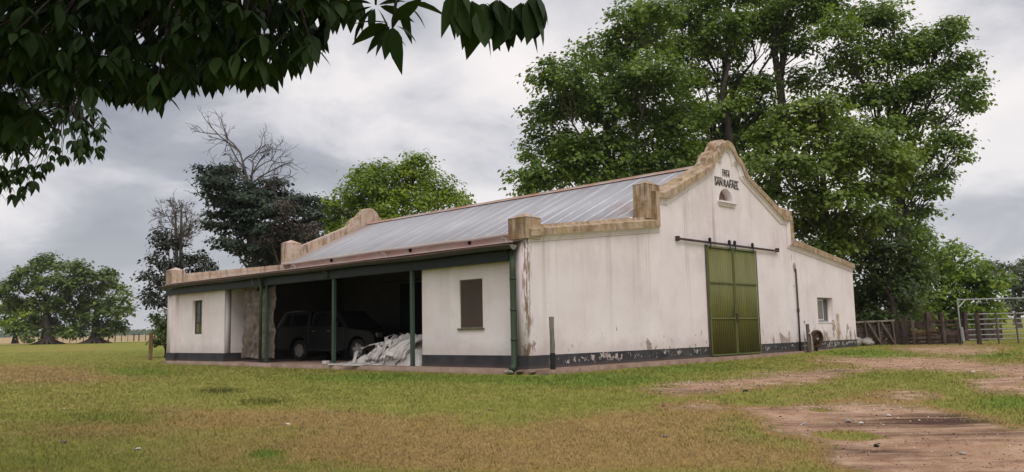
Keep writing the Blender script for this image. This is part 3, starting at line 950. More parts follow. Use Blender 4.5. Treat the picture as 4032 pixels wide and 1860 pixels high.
text('date_lettering', '1914', -0.30, 0.18, 6.49, 6.70)
text('name_lettering', 'SAN', -0.88, -0.36, 6.11, 6.38)
text('name_lettering', 'RAFAEL', -0.26, 0.82, 6.11, 6.38)
for a_, b_, z_ in ((-.34, .2, 6.735), (-.9, -.34, 6.405), (.17, .84, 6.405)):  # dark strips painted in place of the relief's shadow above the letters
    MB().box(C_+a_, C_+b_, -.03, -.004, z_, z_+.014).build('lettering_shadow_bar', M['letter'], barn)

# dado
dd = MB()
def dado_strip(m, x0, x1, y0, y1):
    m.box(x0, x1, y0, y1, -0.02, 0.345)
dado_strip(dd, 0.0, C_-1.72, -0.012, 0.05)
dado_strip(dd, C_+1.72, 2*W2-0.015, -0.012, 0.05)
dado_strip(dd, -0.012, 0.05, 0.0, 0.555)
dd.build('skirting', M['dado'], barn)

# pilasters at both ends of the long side
MB().box(-0.003, 0.30, THK+.002, 0.56, -0.2, 3.42).build('pilaster', M['plaster'], barn)
MB().box(-0.003, 0.45, LEN-0.86, LEN-THK-.003, -0.2, 3.42).build('pilaster', M['plaster'], barn)
d2 = MB().box(-0.012, 0.46, LEN-0.872, LEN+.004, -0.02, 0.345)
d2.build('skirting', M['dado'], barn)

# near room and far room under the lean-to
XR = 0.15
YM = lambda a, b, c: (XR+c, a, b)
me = extrude_poly([[(0.56, -.2), (4.55, -.2), (4.55, 3.28), (0.56, 3.28)], [(1.86, 1.12), (2.84, 1.12), (2.84, 2.53), (1.86, 2.53)]], 0.28, YM)
link('side_wall', me, M['plaster'], barn)
me = extrude_poly([[(17.24, -.2), (21.59, -.2), (21.59, 3.28), (17.24, 3.28)], [(19.28, 1.15), (20.22, 1.15), (20.22, 2.61), (19.28, 2.61)]], 0.28, YM)
link('side_wall', me, M['plaster'], barn)
MB().box(XR+.28, 1.6, 17.24, 17.5, -.2, 3.38).build('room_wall', M['plaster'], barn)
MB().box(1.6, 6.0, 17.25, 17.5, -.2, 3.45).build('room_wall', M['inner'], barn)  # deeper part of the return wall, painted dark for shade
MB().box(XR+.28, 6.0, 4.27, 4.55, -.2, 3.38).build('room_wall', M['plaster'], barn)
# slightly proud quoin at the inner corner of the far room
MB().box(XR-.02, XR+.02, 17.225, 17.85, 0.34, 3.2).build('quoin', M['plaster'], barn)
MB().box(XR-.012, XR+.05, 0.556, 4.562, -.02, .345).box(XR+.05, 1.2, 4.55, 4.562, -.02, .345).build('skirting', M['dado'], barn)
MB().box(XR-.03, XR+.05, 17.228, 21.60, -.02, .345).box(XR+.05, 1.6, 17.216, 17.24, -.02, .345).build('skirting', M['dado'], barn)

# inner wall of the nave with a flat black panel for the dark doorway, floor behind the posts
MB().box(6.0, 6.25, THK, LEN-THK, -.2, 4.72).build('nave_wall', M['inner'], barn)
dr = MB().box(5.93, 5.99, 11.35, 13.0, 0.0, 3.12).build('black_door_panel', M['black'], barn)
MB().box(5.90, 5.96, 9.9, 14.35, 3.19, 3.27).build('rail', M['iron'], dr)
# pink strip of nave wall between the two roofs
MB().box(5.985, 6.0, THK, LEN-THK, 4.0, 4.715).build('upper_wall', M['pinkwall'], barn)
MB().box(2*W2-6.25, 2*W2-6.0, THK, LEN-THK, -.2, 4.72).build('nave_wall', M['pinkwall'], barn)
MB().box(2*W2-.3, 2*W2-.02, THK, LEN-THK, -.2, 3.4).build('side_wall', M['plaster'], barn)


# corrugated roofs
def corrugated(name, x0, z0, x1, z1, ya, yb, mat, lam=0.105, amp=0.008, th=0.02):
    ny = int((yb-ya)/lam*6)
    ys_ = np.linspace(ya, yb, ny)
    wv = amp*np.sin(2*pi*ys_/lam)
    rows = [(x0, z0), (x1, z1)]
    v = []
    for x, z in rows:
        v.append(np.stack([np.full(ny, x), ys_, z+wv], 1))
    for x, z in rows[::-1]:
        v.append(np.stack([np.full(ny, x), ys_, z+wv-th], 1))
    v = np.concatenate(v)
    j = np.arange(ny-1)
    f = [np.stack([r*ny+j, r*ny+j+1, ((r+1) % 4)*ny+j+1, ((r+1) % 4)*ny+j], 1) for r in range(4)]
    return np_mesh(name, v, np.concatenate(f), mat, barn)


roof_l = corrugated('roof', 5.80, 4.68, C_, 7.06, THK+.03, LEN-THK-.03, M['roof'])
corrugated('roof', 2*W2-5.80, 4.68, C_, 7.06, THK+.03, LEN-THK-.03, M['roof'])
rc = MB()
ry = np.linspace(THK+.03, LEN-THK-.03, 24)
rc.tube([(C_, y, 7.075) for y in ry], 0.055, 8)
for s_ in (-1, 1):
    rc.add([(C_, ry[0], 7.10), (C_, ry[-1], 7.10), (C_+s_*.26, ry[-1], 6.985), (C_+s_*.26, ry[0], 6.985), (C_, ry[0], 7.09), (C_, ry[-1], 7.09), (C_+s_*.26, ry[-1], 6.975), (C_+s_*.26, ry[0], 6.975)],
           [(0, 1, 2, 3), (7, 6, 5, 4), (0, 4, 5, 1), (1, 5, 6, 2), (2, 6, 7, 3), (3, 7, 4, 0)])
rc.build('ridge_cap', M['gutter_rust'] if False else plain('rusty_ridge', (0.42, 0.36, 0.33), (0.36, 0.19, 0.12), 0.9, 0.7), roof_l)
lean_ = corrugated('lean_to_roof', -0.36, 3.405, 6.0, 4.28, 0.12, LEN-THK-.03, plain('aged_lean_to_sheet', (0.34, 0.27, 0.25), (0.44, 0.38, 0.36), 0.8, 0.6))
MB().add([(-.35, .6, 3.36), (5.98, .6, 4.23), (5.98, LEN-.5, 4.23), (-.35, LEN-.5, 3.36), (-.35, .6, 3.345), (5.98, .6, 4.215), (5.98, LEN-.5, 4.215), (-.35, LEN-.5, 3.345)], [(0, 1, 2, 3), (7, 6, 5, 4), (0, 4, 5, 1), (1, 5, 6, 2), (2, 6, 7, 3), (3, 7, 4, 0)]).build('soffit', M['under'], lean_)  # dark lining added so the roof's underside sends no light inside
corrugated('lean_to_roof', 2*W2+.2, 3.45, 2*W2-6.0, 4.28, THK+.03, LEN-THK-.03, M['roof'])

# upper pale gutter with brackets and dark outlets
ug = MB()
prof = [(0.10*cos(a), 0.105*sin(a)) for a in np.linspace(pi, 2*pi, 9)]
ny = 30; gy = np.linspace(THK+.1, LEN-THK-.02, ny)
vs = []; fs = []
for k, y in enumerate(gy):
    sag = 0.010*sin(k*1.1)+0.012*sin(k*0.43)
    for r_, dz in ((1.0, 0), (0.9, 0)):
        for a, b in prof: vs.append((5.64+a*r_, y, 4.645+b*r_+sag))
m_ = len(prof)*2
for k in range(ny-1):
    for q in range(len(prof)-1):
        fs.append((k*m_+q, k*m_+q+1, (k+1)*m_+q+1, (k+1)*m_+q))
        fs.append((k*m_+len(prof)+q+1, k*m_+len(prof)+q, (k+1)*m_+len(prof)+q, (k+1)*m_+len(prof)+q+1))
ug.add(vs, fs)
ugo = ug.build('upper_gutter', M['gutter_pale'], barn, smooth=True)
for y in (6.6, 14.0, 21.4):
    b_ = MB(); b_.tube([(5.70, y, 4.60), (5.76, y-.02, 4.50), (5.93, y-.05, 4.44), (5.95, y-.06, 4.28)], 0.045, 8)
    b_.build('spout', M['gutter_pale'], ugo)
for y in (8.6, 12.3, 18.2):
    MB().box(5.90, 5.984, y-.05, y+.05, 4.44, 4.60).build('bracket', M['black'], ugo)

# eave: beam, fascia, lower gutter, rusted lip
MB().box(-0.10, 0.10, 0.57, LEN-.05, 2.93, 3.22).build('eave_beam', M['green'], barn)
MB().box(-0.02, 0.145, 0.57, LEN-.88, 3.222, 3.36).build('eave_board', M['fascia'], barn)
lg = MB()
vs = []; fs = []
prof = [(-0.10+0.115*cos(a), 0.115*sin(a)) for a in np.linspace(pi, 2*pi, 9)]
gy = np.linspace(0.20, LEN+.05, 28)
for k, y in enumerate(gy):
    sag = 0.012*sin(k*0.9)
    for r_ in (0, 0.010):
        for a, b in prof: vs.append((-0.20+a+(r_ if a < -.1 else -r_), y, 3.325+b+r_*.8+sag))
m_ = len(prof)*2
for k in range(len(gy)-1):
    for q in range(len(prof)-1):
        fs.append((k*m_+q, k*m_+q+1, (k+1)*m_+q+1, (k+1)*m_+q))
        fs.append((k*m_+len(prof)+q+1, k*m_+len(prof)+q, (k+1)*m_+len(prof)+q, (k+1)*m_+len(prof)+q+1))
lg.add(vs, fs)
# end plate near the corner
lg.add([(-0.20+a, 0.195, 3.325+b) for a, b in prof], [tuple(range(len(prof)))])
lgo = lg.build('lower_gutter', M['gutter_dark'], barn, smooth=True)
MB().tube([(-0.418, y, 3.33+0.012*sin(k*0.9)) for k, y in enumerate(gy)], 0.016, 6).build('gutter_lip', M['gutter_rust'], lgo)
link('gutter_end', extrude_poly([[(-.32+.13*cos(a), 3.325+.135*sin(a)) for a in np.linspace(pi, 2*pi, 14)]], .02, lambda a, b, c: (a+.02, .155+c, b)), plain('grey_gutter_end', (.20, .19, .17), (.16, .15, .135)), lgo)

# posts
for y in (4.84, 9.09, 13.58):
    MB().box(-0.055, 0.055, y-.055, y+.055, -.02, 2.93).build('veranda_post', M['post_green'], barn, bevel=0.008)
# downpipe beside the third post, its spout, and the big corner pipe
dp = MB(); dp.tube([(-0.25, 13.78, 3.36), (-0.24, 13.78, 3.2), (-0.16, 13.80, 3.08), (-0.14, 13.80, 2.9), (-0.14, 13.80, 0.06)], 0.058, 10)
for z in (.9, 1.9): dp.tube([(-.14, 13.8, z), (-.14, 13.8, z+.05)], .066, 10)
dp.build('downpipe', M['pipe_green'], barn, smooth=True)
sp_ = MB(); sp_.tube([(-0.25, 9.42, 3.34), (-0.22, 9.40, 3.22), (-0.10, 9.34, 3.12), (-0.09, 9.33, 2.90)], 0.06, 10)
sp_.build('spout', M['pipe_green'], barn, smooth=True)
cp = MB(); cp.tube([(-0.12, 0.39, 3.35), (-0.12, 0.385, 2.5), (-0.12, 0.38, 0.14), (-0.17, 0.37, 0.04), (-0.27, 0.33, -0.02)], [0.088, .088, .088, .09, .095], 12)
for z in (0.75, 1.55, 2.4): cp.tube([(-.12, .383, z), (-.12, .383, z+.06)], .096, 12)
cp.build('downpipe', M['pipe_green'], barn, smooth=True)
MB().tube([(-.30, 14.35, 3.45), (-.33, 14.2, 3.2), (-.2, 14.3, 2.95)], 0.008, 5).build('loose_wire', M['steel'], barn)

# near window: brown screen in a thin frame; far window: narrow green casement
nw = MB()
for a, b, c, d in ((1.86, 2.84, 2.49, 2.53), (1.86, 2.84, 1.12, 1.15), (1.86, 1.90, 1.15, 2.49), (2.79, 2.84, 1.15, 2.49)): nw.box(XR+.035, XR+.10, a+.002, b-.002, c+.001, d-.001)
win = nw.build('window', M['winwood'], barn)
MB().box(XR+.05, XR+.07, 1.90, 2.79, 1.15, 2.49).build('screen', M['shutter'], win)
MB().box(XR-.05, XR+.03, 1.80, 2.90, 1.07, 1.118).build('sill', M['winwood'], win)
fw = MB()
for a, b, c, d in ((19.28, 20.22, 2.50, 2.61), (19.28, 20.22, 1.15, 1.22), (19.28, 19.37, 1.22, 2.50), (20.12, 20.22, 1.22, 2.50), (19.72, 19.80, 1.22, 2.50), (19.37, 19.72, 1.62, 1.68), (19.80, 20.12, 1.62, 1.68), (19.37, 19.72, 2.0, 2.03), (19.80, 20.12, 2.0, 2.03)): fw.box(XR+.13, XR+.20, a+.002, b-.002, c+.001, d-.001)
win = fw.build('window', plain('green_casement', (0.045, 0.055, 0.03), (0.075, 0.08, 0.045)), barn)
MB().box(XR+.15, XR+.17, 19.36, 20.13, 1.68, 2.5).build('pane', M['glass'], win)
MB().box(XR+.15, XR+.17, 19.36, 20.13, 1.2, 1.62).build('bottom_panel', plain('faded_green_panel', (0.12, 0.13, 0.06), (0.18, 0.17, 0.09)), win)
# small gable window with aluminium sliding frame set deep in a flaking reveal
gw = MB()
for a, b, c, d in ((7.02, 8.54, 2.12, 2.18), (7.02, 8.54, 1.14, 1.20), (7.02, 7.07, 1.20, 2.12), (8.49, 8.54, 1.2, 2.12)): gw.box(C_+a+.002, C_+b-.002, 0.24, 0.30, c+.001, d-.001)
win = gw.build('window', M['steel'], barn)
sash = MB()
for a, b, c, d in ((7.30, 8.02, 2.05, 2.11), (7.30, 8.02, 1.21, 1.27), (7.30, 7.36, 1.27, 2.05), (7.96, 8.02, 1.27, 2.05)): sash.box(C_+a, C_+b, 0.20, 0.238, c, d)
so = sash.build('sash', M['alu'], win)
MB().box(C_+7.35, C_+7.97, 0.215, 0.225, 1.26, 2.06).build('pane', M['glass_grey'], win)
MB().box(C_+7.06, C_+8.50, 0.262, 0.275, 1.19, 2.13).build('pane', M['glass'], win)
MB().box(C_+6.98, C_+8.58, -0.03, 0.19, 1.105, 1.138).build('sill', M['plaster'], win)

# sliding door leaves with corrugated sheeting
for s_ in (-1, 1):
    x0, x1 = sorted((C_+s_*0.02, C_+s_*1.74))
    nx = int((x1-x0)/0.125*10); xs = np.linspace(x0, x1, nx)
    wv = 0.022*np.sign(np.sin(2*pi*xs/0.125))*np.abs(np.sin(2*pi*xs/0.125))**0.6
    v = np.concatenate([np.stack([xs, -0.055+wv, np.full(nx, z)], 1) for z in (0.03, 3.84)]+[np.stack([xs, -0.035+wv, np.full(nx, z)], 1) for z in (3.84, 0.03)])
    j = np.arange(nx-1)
    f = np.concatenate([np.stack([r*nx+j, r*nx+j+1, ((r+1) % 4)*nx+j+1, ((r+1) % 4)*nx+j], 1) for r in range(4)])
    leaf = np_mesh('sliding_door', v, f, M['door'], barn)
    fr = MB()
    for a, b, c, d in ((x0, x1, 3.80, 3.86), (x0, x1, 2.555, 2.605), (x0, x1, 1.29, 1.34), (x0, x1, 0.02, 0.07)): fr.box(a, b, -0.105, -0.080, c, d)
    for a in (x0, x1-.04): fr.box(a, a+.04, -0.111, -0.076, 0.015, 3.865)
    fr.build('door_frame', M['door_bar'], leaf)
    if s_ > 0:
        lk = MB().box(C_-.05, C_+.10, -.12, -.10, 1.44, 1.49).tube([(C_+.02, -.13, 1.50), (C_+.02, -.14, 1.15)], .014, 6).box(C_+.05, C_+.09, -.13, -.10, 1.2, 1.46)
        lk.build('latch', M['iron'], leaf)
# dark grease stain around the latch is worn paint on the leaves; the rail and its rollers
rl = MB().bar((C_-3.56, -0.10, 3.97), (C_+3.52, -0.10, 3.94), 0.04, 0.075)
rlo = rl.build('door_rail', M['iron'], barn)
for u in (-1.62, -0.28, 0.10, 1.42):
    r_ = MB(); r_.lathe([(0.0, -.15), (0.085, -.15), (0.085, -.115), (0.0, -.115)], 14, 'y', (C_+u, 0, 4.05)); r_.box(C_+u-.035, C_+u+.035, -.165, -.152, 3.80, 4.12)
    r_.build('roller', M['black_paint'], rlo)
for u in (-3.56, 3.52):
    MB().box(C_+u-.04, C_+u+.04, -.14, -.005, 3.9, 4.06).build('rail_stop', M['iron'], rlo)
MB().box(C_-1.78, C_-1.70, -0.05, 0.0, 0.0, 3.88).build('door_jamb', M['steel_dark'], barn)
# black sheet added behind the leaves in place of the interior's shade
MB().box(C_-1.75, C_+1.75, 0.30, 0.33, -.1, 3.9).build('black_door_panel', M['black'], barn)

# iron drain pipe on the gable with a mortar patch at its top
pp = MB(); pp.tube([(C_+5.08, -.05, 3.28), (C_+5.08, -.06, 1.62), (C_+5.06, -.06, -.02)], 0.035, 8)
pp.tube([(C_+5.08, -.06, 1.56), (C_+5.08, -.06, 1.70)], .052, 8)
pp.tube([(C_+5.08, 0.02, 3.30), (C_+5.08, -.05, 3.28)], 0.04, 8)
ppo = pp.build('drain_pipe', M['iron'], barn, smooth=True)
link('mortar_patch', extrude_poly([[(5.07+.12*cos(a)*(1+.15*sin(3*a)), 3.36+.2*sin(a)) for a in np.linspace(0, 2*pi, 14)[:-1]]], .006, lambda a, b, c: (C_+a, -.004-c, b)), M['stone_grey'], ppo)

# paving along the veranda and the gable foot
def rough_slab(name, pts, z1, depth, mat):
    me = extrude_poly([pts], depth, lambda a, b, c: (a, b, z1-depth+c))
    o = link(name, me, mat)
    tag(o, kind='structure')
    return o


edge = [(-0.64+0.52*y/LEN+0.05*(vnoise(np.array([y*1.3]), np.array([0.5]), seed=4)[0]-.5), y) for y in np.linspace(0.62, LEN+.03, 60)]
rough_slab('pavement', edge+[(6.0, LEN+.03), (6.0, .62)], 0.0, 0.35, M['slab'])
edge = [(x, -0.82+0.03*max(x, 0)+0.10*(vnoise(np.array([x*1.1]), np.array([2.5]), seed=6)[0]-.5)) for x in np.linspace(-0.15, 2*W2+.3, 50)]
rough_slab('path', [(-0.05, 0.3)]+edge+[(2*W2+.3, .3)], -0.012, 0.35, M['curb'])
MB().box(6.25, 2*W2-6.25, THK, LEN-THK, -.15, 0.0)

# ------------------------------------------------------------------ things around the barn
# hanging tarpaulin
ta = thing('tarpaulin', 'grubby brown tarpaulin hung from the eave beside the far white room', 'tarpaulin', (0.12, 14.5, 0))
nu, nv = 60, 70
u = np.linspace(0, 1, nu); v = np.linspace(0, 1, nv)
Uu, Vv = np.meshgrid(u, v)
yy = 15.95-2.62*Uu+0.10*np.sin(Vv*4)*(Uu-.3)
top = 2.95-0.10*np.sin(Uu*pi)-0.06*np.abs(np.sin(Uu*pi*3))
zz = top*(1-Vv)+0.14*Vv+0.03*np.sin(Uu*9)*Vv
gath = 0.045*np.sin(Uu*26+3*fbm(Uu*3, Vv*2, seed=3))*(1-Vv)**1.2
rid = lambda a, b, sd_: 1-np.abs(2*fbm(Uu*a+Vv*a*.3, Vv*b, oct=2, seed=sd_)-1)
xx = 0.03+gath+0.10*rid(3.2, 2.2, 41)**3+0.07*rid(7, 4, 43)**3+0.04*rid(14, 9, 45)**2+0.05*np.sin(Uu*4+1)
P = np.stack([xx, yy-14.5, zz], -1).reshape(-1, 3)
i = np.arange(nv-1)[:, None]*nu+np.arange(nu-1)[None, :]
f = np.stack([i, i+1, i+nu+1, i+nu], -1).reshape(-1, 4)
tmat = plain('brown_tarpaulin', (0.08, 0.062, 0.053), (0.185, 0.148, 0.128), 3.0, 0.55, 0, .6, .03)
to = np_mesh('sheet', P, f, tmat, ta, smooth=True)
so_ = to.modifiers.new('thick', 'SOLIDIFY'); so_.thickness = 0.006
MB().tube([(0.02, 15.95-14.5, 2.95), (0.0, 14.6-14.5, 2.93), (0.02, 13.33-14.5, 2.95)], .01, 5).build('rope', M['steel'], ta)


# pickup truck: t along its length from the tail, pointing towards the near room
def build_truck():
    K = 1.07
    tr = thing('pickup_truck', 'dark grey double cab pickup with a bed canopy parked in the shade of the veranda', 'pickup truck', (1.60, 15.70, 0.0), radians(9))
    T = lambda t, x, z: (x*K, -t*K, z*K)
    paint = plain('dark_grey_paint', (0.012, 0.0118, 0.012), (0.015, 0.0147, 0.015), 1.0, 0.4, 0.0, 0.05, 0.005, spec=0.14)
    arch = lambda cx, r: [(cx+r*cos(a), 0.42+r*sin(a)) for a in np.linspace(pi, 0, 14)]
    prof = [(0.06, 0.42), (0.0, 0.62), (0.02, 1.18), (0.06, 1.24), (3.55, 1.20), (4.1, 1.14), (4.95, 1.05), (5.2, 0.92), (5.28, 0.6), (5.15, 0.36), (4.88, .36)]+arch(4.40, 0.47)[::-1]+[(3.9, 0.42), (3.9, .38), (1.85, 0.38), (1.85, .42)]+arch(1.32, 0.47)[::-1]+[(.84, .42)]
    me = extrude_poly([prof], 1.78, lambda a, b, c: T(a, c, b))
    body = link('body', me, paint, tr)
    bv = body.modifiers.new('bevel', 'BEVEL'); bv.width = 0.05; bv.segments = 3; bv.limit_method = 'ANGLE'; bv.angle_limit = radians(35)
    # cab and canopy, leaning inwards towards the roof
    def shell(name, low, high, zl, zh, inset, mat):
        m = MB(); vs = []
        for (t, z), k in ((low[0], 0), (low[1], 0), (high[1], 1), (high[0], 1)):
            for s_ in (0, 1):
                x = (inset*k) if s_ == 0 else 1.78-inset*k
                vs.append(T(t, x, z))
        m.add(vs, [(0, 2, 4, 6), (1, 7, 5, 3), (0, 1, 3, 2), (2, 3, 5, 4), (4, 5, 7, 6), (6, 7, 1, 0)])
        return m.build(name, mat, tr, bevel=0.05)
    shell('canopy', ((0.08, 1.24), (1.86, 1.23)), ((0.42, 1.80), (1.80, 1.83)), 0, 0, .16, paint)
    shell('cab', ((1.92, 1.23), (4.0, 1.15)), ((1.98, 1.83), (3.2, 1.80)), 0, 0, .18, paint)
    gl = plain('truck_glass', (0.006, 0.006, 0.007), (0.009, 0.009, 0.01), 1.0, 0.3, spec=0.0)
    def pane(pts, side, name='side_window'):
        k = 0.165/0.58
        for_x = lambda z: ((z-1.24)*k-0.012) if side == 0 else (1.78-(z-1.24)*k+0.012)
        vs = [T(t, for_x(z), z) for t, z in pts]+[T(t, for_x(z)+(0.01 if side == 0 else -.01), z) for t, z in pts]
        n = len(pts)
        MB().add(vs, [tuple(range(n)), tuple(range(2*n-1, n-1, -1))]+[(q, (q+1) % n, n+(q+1) % n, n+q) for q in range(n)]).build(name, gl, tr)
    for sd_ in (0, 1):
        pane([(0.42, 1.31), (0.82, 1.31), (0.82, 1.70), (0.58, 1.70)], sd_)
        pane([(0.92, 1.31), (1.74, 1.31), (1.72, 1.72), (0.92, 1.72)], sd_)
        pane([(2.12, 1.29), (2.72, 1.28), (2.70, 1.73), (2.15, 1.75)], sd_)
        pane([(2.82, 1.28), (3.72, 1.22), (3.18, 1.70), (2.80, 1.73)], sd_)
    chrome = plain('chrome', (0.55, 0.55, 0.55), (0.5, 0.5, 0.5), 2.0, 0.2, 0.8)
    MB().tube([T(.10, .02, 1.27), T(.42, .14, 1.79), T(.60, .16, 1.835), T(1.5, .17, 1.86)], .014, 6).build('canopy_trim', chrome, tr)
    for t0, t1, sides in ((1.98, 2.76, 0), (2.80, 3.85, 0)):
        d = MB().add([T(t0, -.012, .50), T(t1, -.012, .50), T(t1, -.012, 1.20), T(t0, -.012, 1.21), T(t0, .02, .50), T(t1, .02, .50), T(t1, .02, 1.20), T(t0, .02, 1.21)],
                     [(0, 1, 2, 3), (7, 6, 5, 4), (0, 4, 5, 1), (1, 5, 6, 2), (2, 6, 7, 3), (3, 7, 4, 0)]).build('door', paint, tr, bevel=.008)
        MB().bar(T(t0+.10, -.03, 1.08), T(t0+.30, -.03, 1.085), .03, .035).build('handle', chrome, d)
    # bright gap between bed and cab
    MB().bar(T(1.89, -.008, 0.62), T(1.885, -.008, 1.25), .012, .012).bar(T(1.885, -.008, 1.25), T(1.84, .16, 1.80), .016, .012).build('cab_gap_trim', chrome, tr)
    MB().bar(T(1.95, -.05, .40), T(3.8, -.05, .40), .16, .05).build('side_step', M['black_paint'], tr)
    MB().add([T(-.015, .02, .8), T(-.015, .16, .8), T(-.015, .16, 1.16), T(-.015, .02, 1.16), T(.05, -.012, .8), T(.05, -.012, 1.16)], [(0, 1, 2, 3), (4, 0, 3, 5)]).build('tail_lamp', plain('lamp_red', (0.25, 0.015, 0.012), (0.2, 0.01, 0.01), 2, .2), tr)
    for x in (.28, 1.5):
        MB().box(x*K-.14, x*K+.14, -5.27*K, -5.12*K, .82*K, .98*K).build('headlight', M['glass_grey'], tr, bevel=.03)
    MB().box(.05, 1.73*K, -.06*K+.12, -.06*K+.24, .46, .62).build('rear_bumper', M['steel_dark'], tr, bevel=.03)
    MB().bar(T(3.55, -.16, 1.22), T(3.55, -.16, 1.40), .10, .17, up=(1, 0, 0)).build('mirror', M['black_paint'], tr, bevel=.02)
    # wheels
    tyre = plain('tyre_rubber', (0.025, 0.022, 0.020), (0.04, 0.036, 0.033), 5, .9)
    alloy = plain('alloy_rim', (0.42, 0.40, 0.39), (0.32, 0.31, 0.30), 3, .4, .3)
    def wheel(t, x, outs):
        w_ = MB().lathe([(0.24, -.11), (.36, -.12), (.385, -.09), (.39, 0), (.385, .09), (.36, .12), (.24, .11)], 32, 'x').build('wheel', tyre, tr, smooth=True)
        w_.location = (x*K, -t*K, .39*K+.0); w_.scale = (K, K, K)
        rm = MB().lathe([(0.245, outs*.11), (.25, outs*.09), (.235, outs*.04), (.06, outs*.05), (0.0, outs*.05)], 32, 'x')
        for q in range(6):
            a = 2*pi*q/6+.3
            rm.bar((outs*.085, .045*cos(a), .045*sin(a)), (outs*.105, .235*cos(a), .235*sin(a)), .085, .03, up=(1, 0, 0))
        rm.lathe([(.0, outs*.115), (.05, outs*.115), (.06, outs*.08)], 16, 'x')
        rm.build('rim', alloy, w_)
    wheel(1.32, 0.14, -1); wheel(4.40, 0.14, -1); wheel(1.32, 1.64, 1); wheel(4.40, 1.64, 1)
    MB().box(.2, 1.6, -5.0, -.4, .34, .45).build('chassis', M['black_paint'], tr)


build_truck()

# heap of crumpled plastic sheeting with straps
ph = thing('plastic_sheet_heap', 'heap of crumpled grey white plastic sheeting and straps on the veranda floor', 'plastic sheeting', (1.25, 6.9, 0.0))
pm = plain('dirty_white_plastic', (0.36, 0.33, 0.315), (0.60, 0.57, 0.55), 2.6, 0.5, 0, .3, .02)
nu, nv = 150, 210
Uu, Vv = np.meshgrid(np.linspace(-1, 1, nu), np.linspace(-1, 1, nv))
xx = Uu*1.12; yy = Vv*2.15
base = np.clip(1-np.abs(Uu)**2.2, 0, 1)*np.clip(1-np.abs(Vv)**2.6, 0, 1)
prof_ = 0.28+0.72*sstep(1.0, -0.25, Vv)
hh = base**0.55*prof_*0.98
f1 = 1-np.abs(2*fbm(xx*1.7+3+yy*.5, yy*1.3, oct=2, seed=51)-1)
f2 = 1-np.abs(2*fbm(xx*3.1+yy*1.4, yy*2.1-xx, oct=2, seed=61)-1)
f3 = 1-np.abs(2*vnoise(xx*7+yy*2, yy*4, seed=71)-1)
zz = hh*(0.62+0.34*f1**2)+np.minimum(hh, .35)*(0.42*f2**2.5+0.16*f3**2)-0.06
zz = np.maximum(zz, -0.02)
xo = xx+0.18*(fbm(xx*2, yy*2, oct=3, seed=81)-.5)+0.14*(f2-.5); yo = yy+0.25*(fbm(xx*2, yy*2, oct=3, seed=91)-.5)
i = np.arange(nv-1)[:, None]*nu+np.arange(nu-1)[None, :]
f = np.stack([i, i+1, i+nu+1, i+nu], -1).reshape(-1, 4)
np_mesh('sheet', np.stack([xo, yo, zz], -1).reshape(-1, 3), f, pm, ph, smooth=True)
r2 = random.Random(5)
strap = [
    [(-.75, 1.55, .42), (-.98, 1.35, .2), (-1.2, 1.1, .03), (-1.55, 1.3, .015), (-1.75, 1.75, .012)],
    [(-.9, .65, .35), (-1.15, .55, .08), (-1.45, .3, .015), (-1.62, -.15, .015), (-1.78, .35, .012), (-1.80, .85, .012)],
    [(-.6, 2.0, .10), (-.95, 1.8, .05), (-1.3, 1.9, .015), (-1.5, 2.2, .012)],
    [(-.95, -.2, .5), (-1.1, -.15, .3), (-1.18, -.05, .08), (-1.3, .4, .015), (-1.35, .9, .014)],
    [(-.5, 1.6, .55), (-.85, 1.1, .5), (-.95, .6, .62), (-.8, 0, .72)],
    [(-.7, -.9, .95), (-.95, -.6, .6), (-1.1, -.5, .3), (-1.15, -.4, .02), (-1.3, 0, .012)],
    [(-.4, .9, .68), (-.75, .4, .60), (-.98, .3, .4), (-1.05, .45, .12)],
    [(-.6, -1.5, .9), (-.95, -1.2, .55), (-1.08, -1.25, .2), (-1.15, -1.0, .03)],
    [(-.2, .3, .95), (-.6, .1, .88), (-.9, -.3, .66), (-1.05, -.25, .3)],
]
for q in strap:
    pts = []
    for a, b in zip(q[:-1], q[1:]):
        for k in range(5): pts.append(tuple(np.array(a)*(1-k/5)+np.array(b)*k/5+np.array([r2.uniform(-.01, .01), r2.uniform(-.01, .01), 0.012])))
    pts.append(q[-1])
    MB().ribbon(pts, r2.uniform(.07, .13), up=(-.4, .1, 1), th=.012).build('strap', pm, ph, smooth=True)
for k in range(11):
    y0 = -1.95+k*.19; a0 = .95-.03*k
    pts = [(.25-.02*k, y0-.25, a0), (-.25, y0, a0+.02), (-.70, y0+.28, a0*.78), (-.98, y0+.50, a0*.45), (-1.12, y0+.62, .06)]
    fine_ = [tuple(np.array(pts[i])*(1-f_)+np.array(pts[i+1])*f_+np.array([0, .03*sin(9*f_+k), .04+.02*sin(5*f_+k*2)])) for i in range(4) for f_ in (0, .25, .5, .75)]
    MB().tube(fine_, [.05+.022*(k % 3)+.012*sin(q*1.9+k) for q in range(len(fine_))], 8).build('fold', pm, ph, smooth=True)
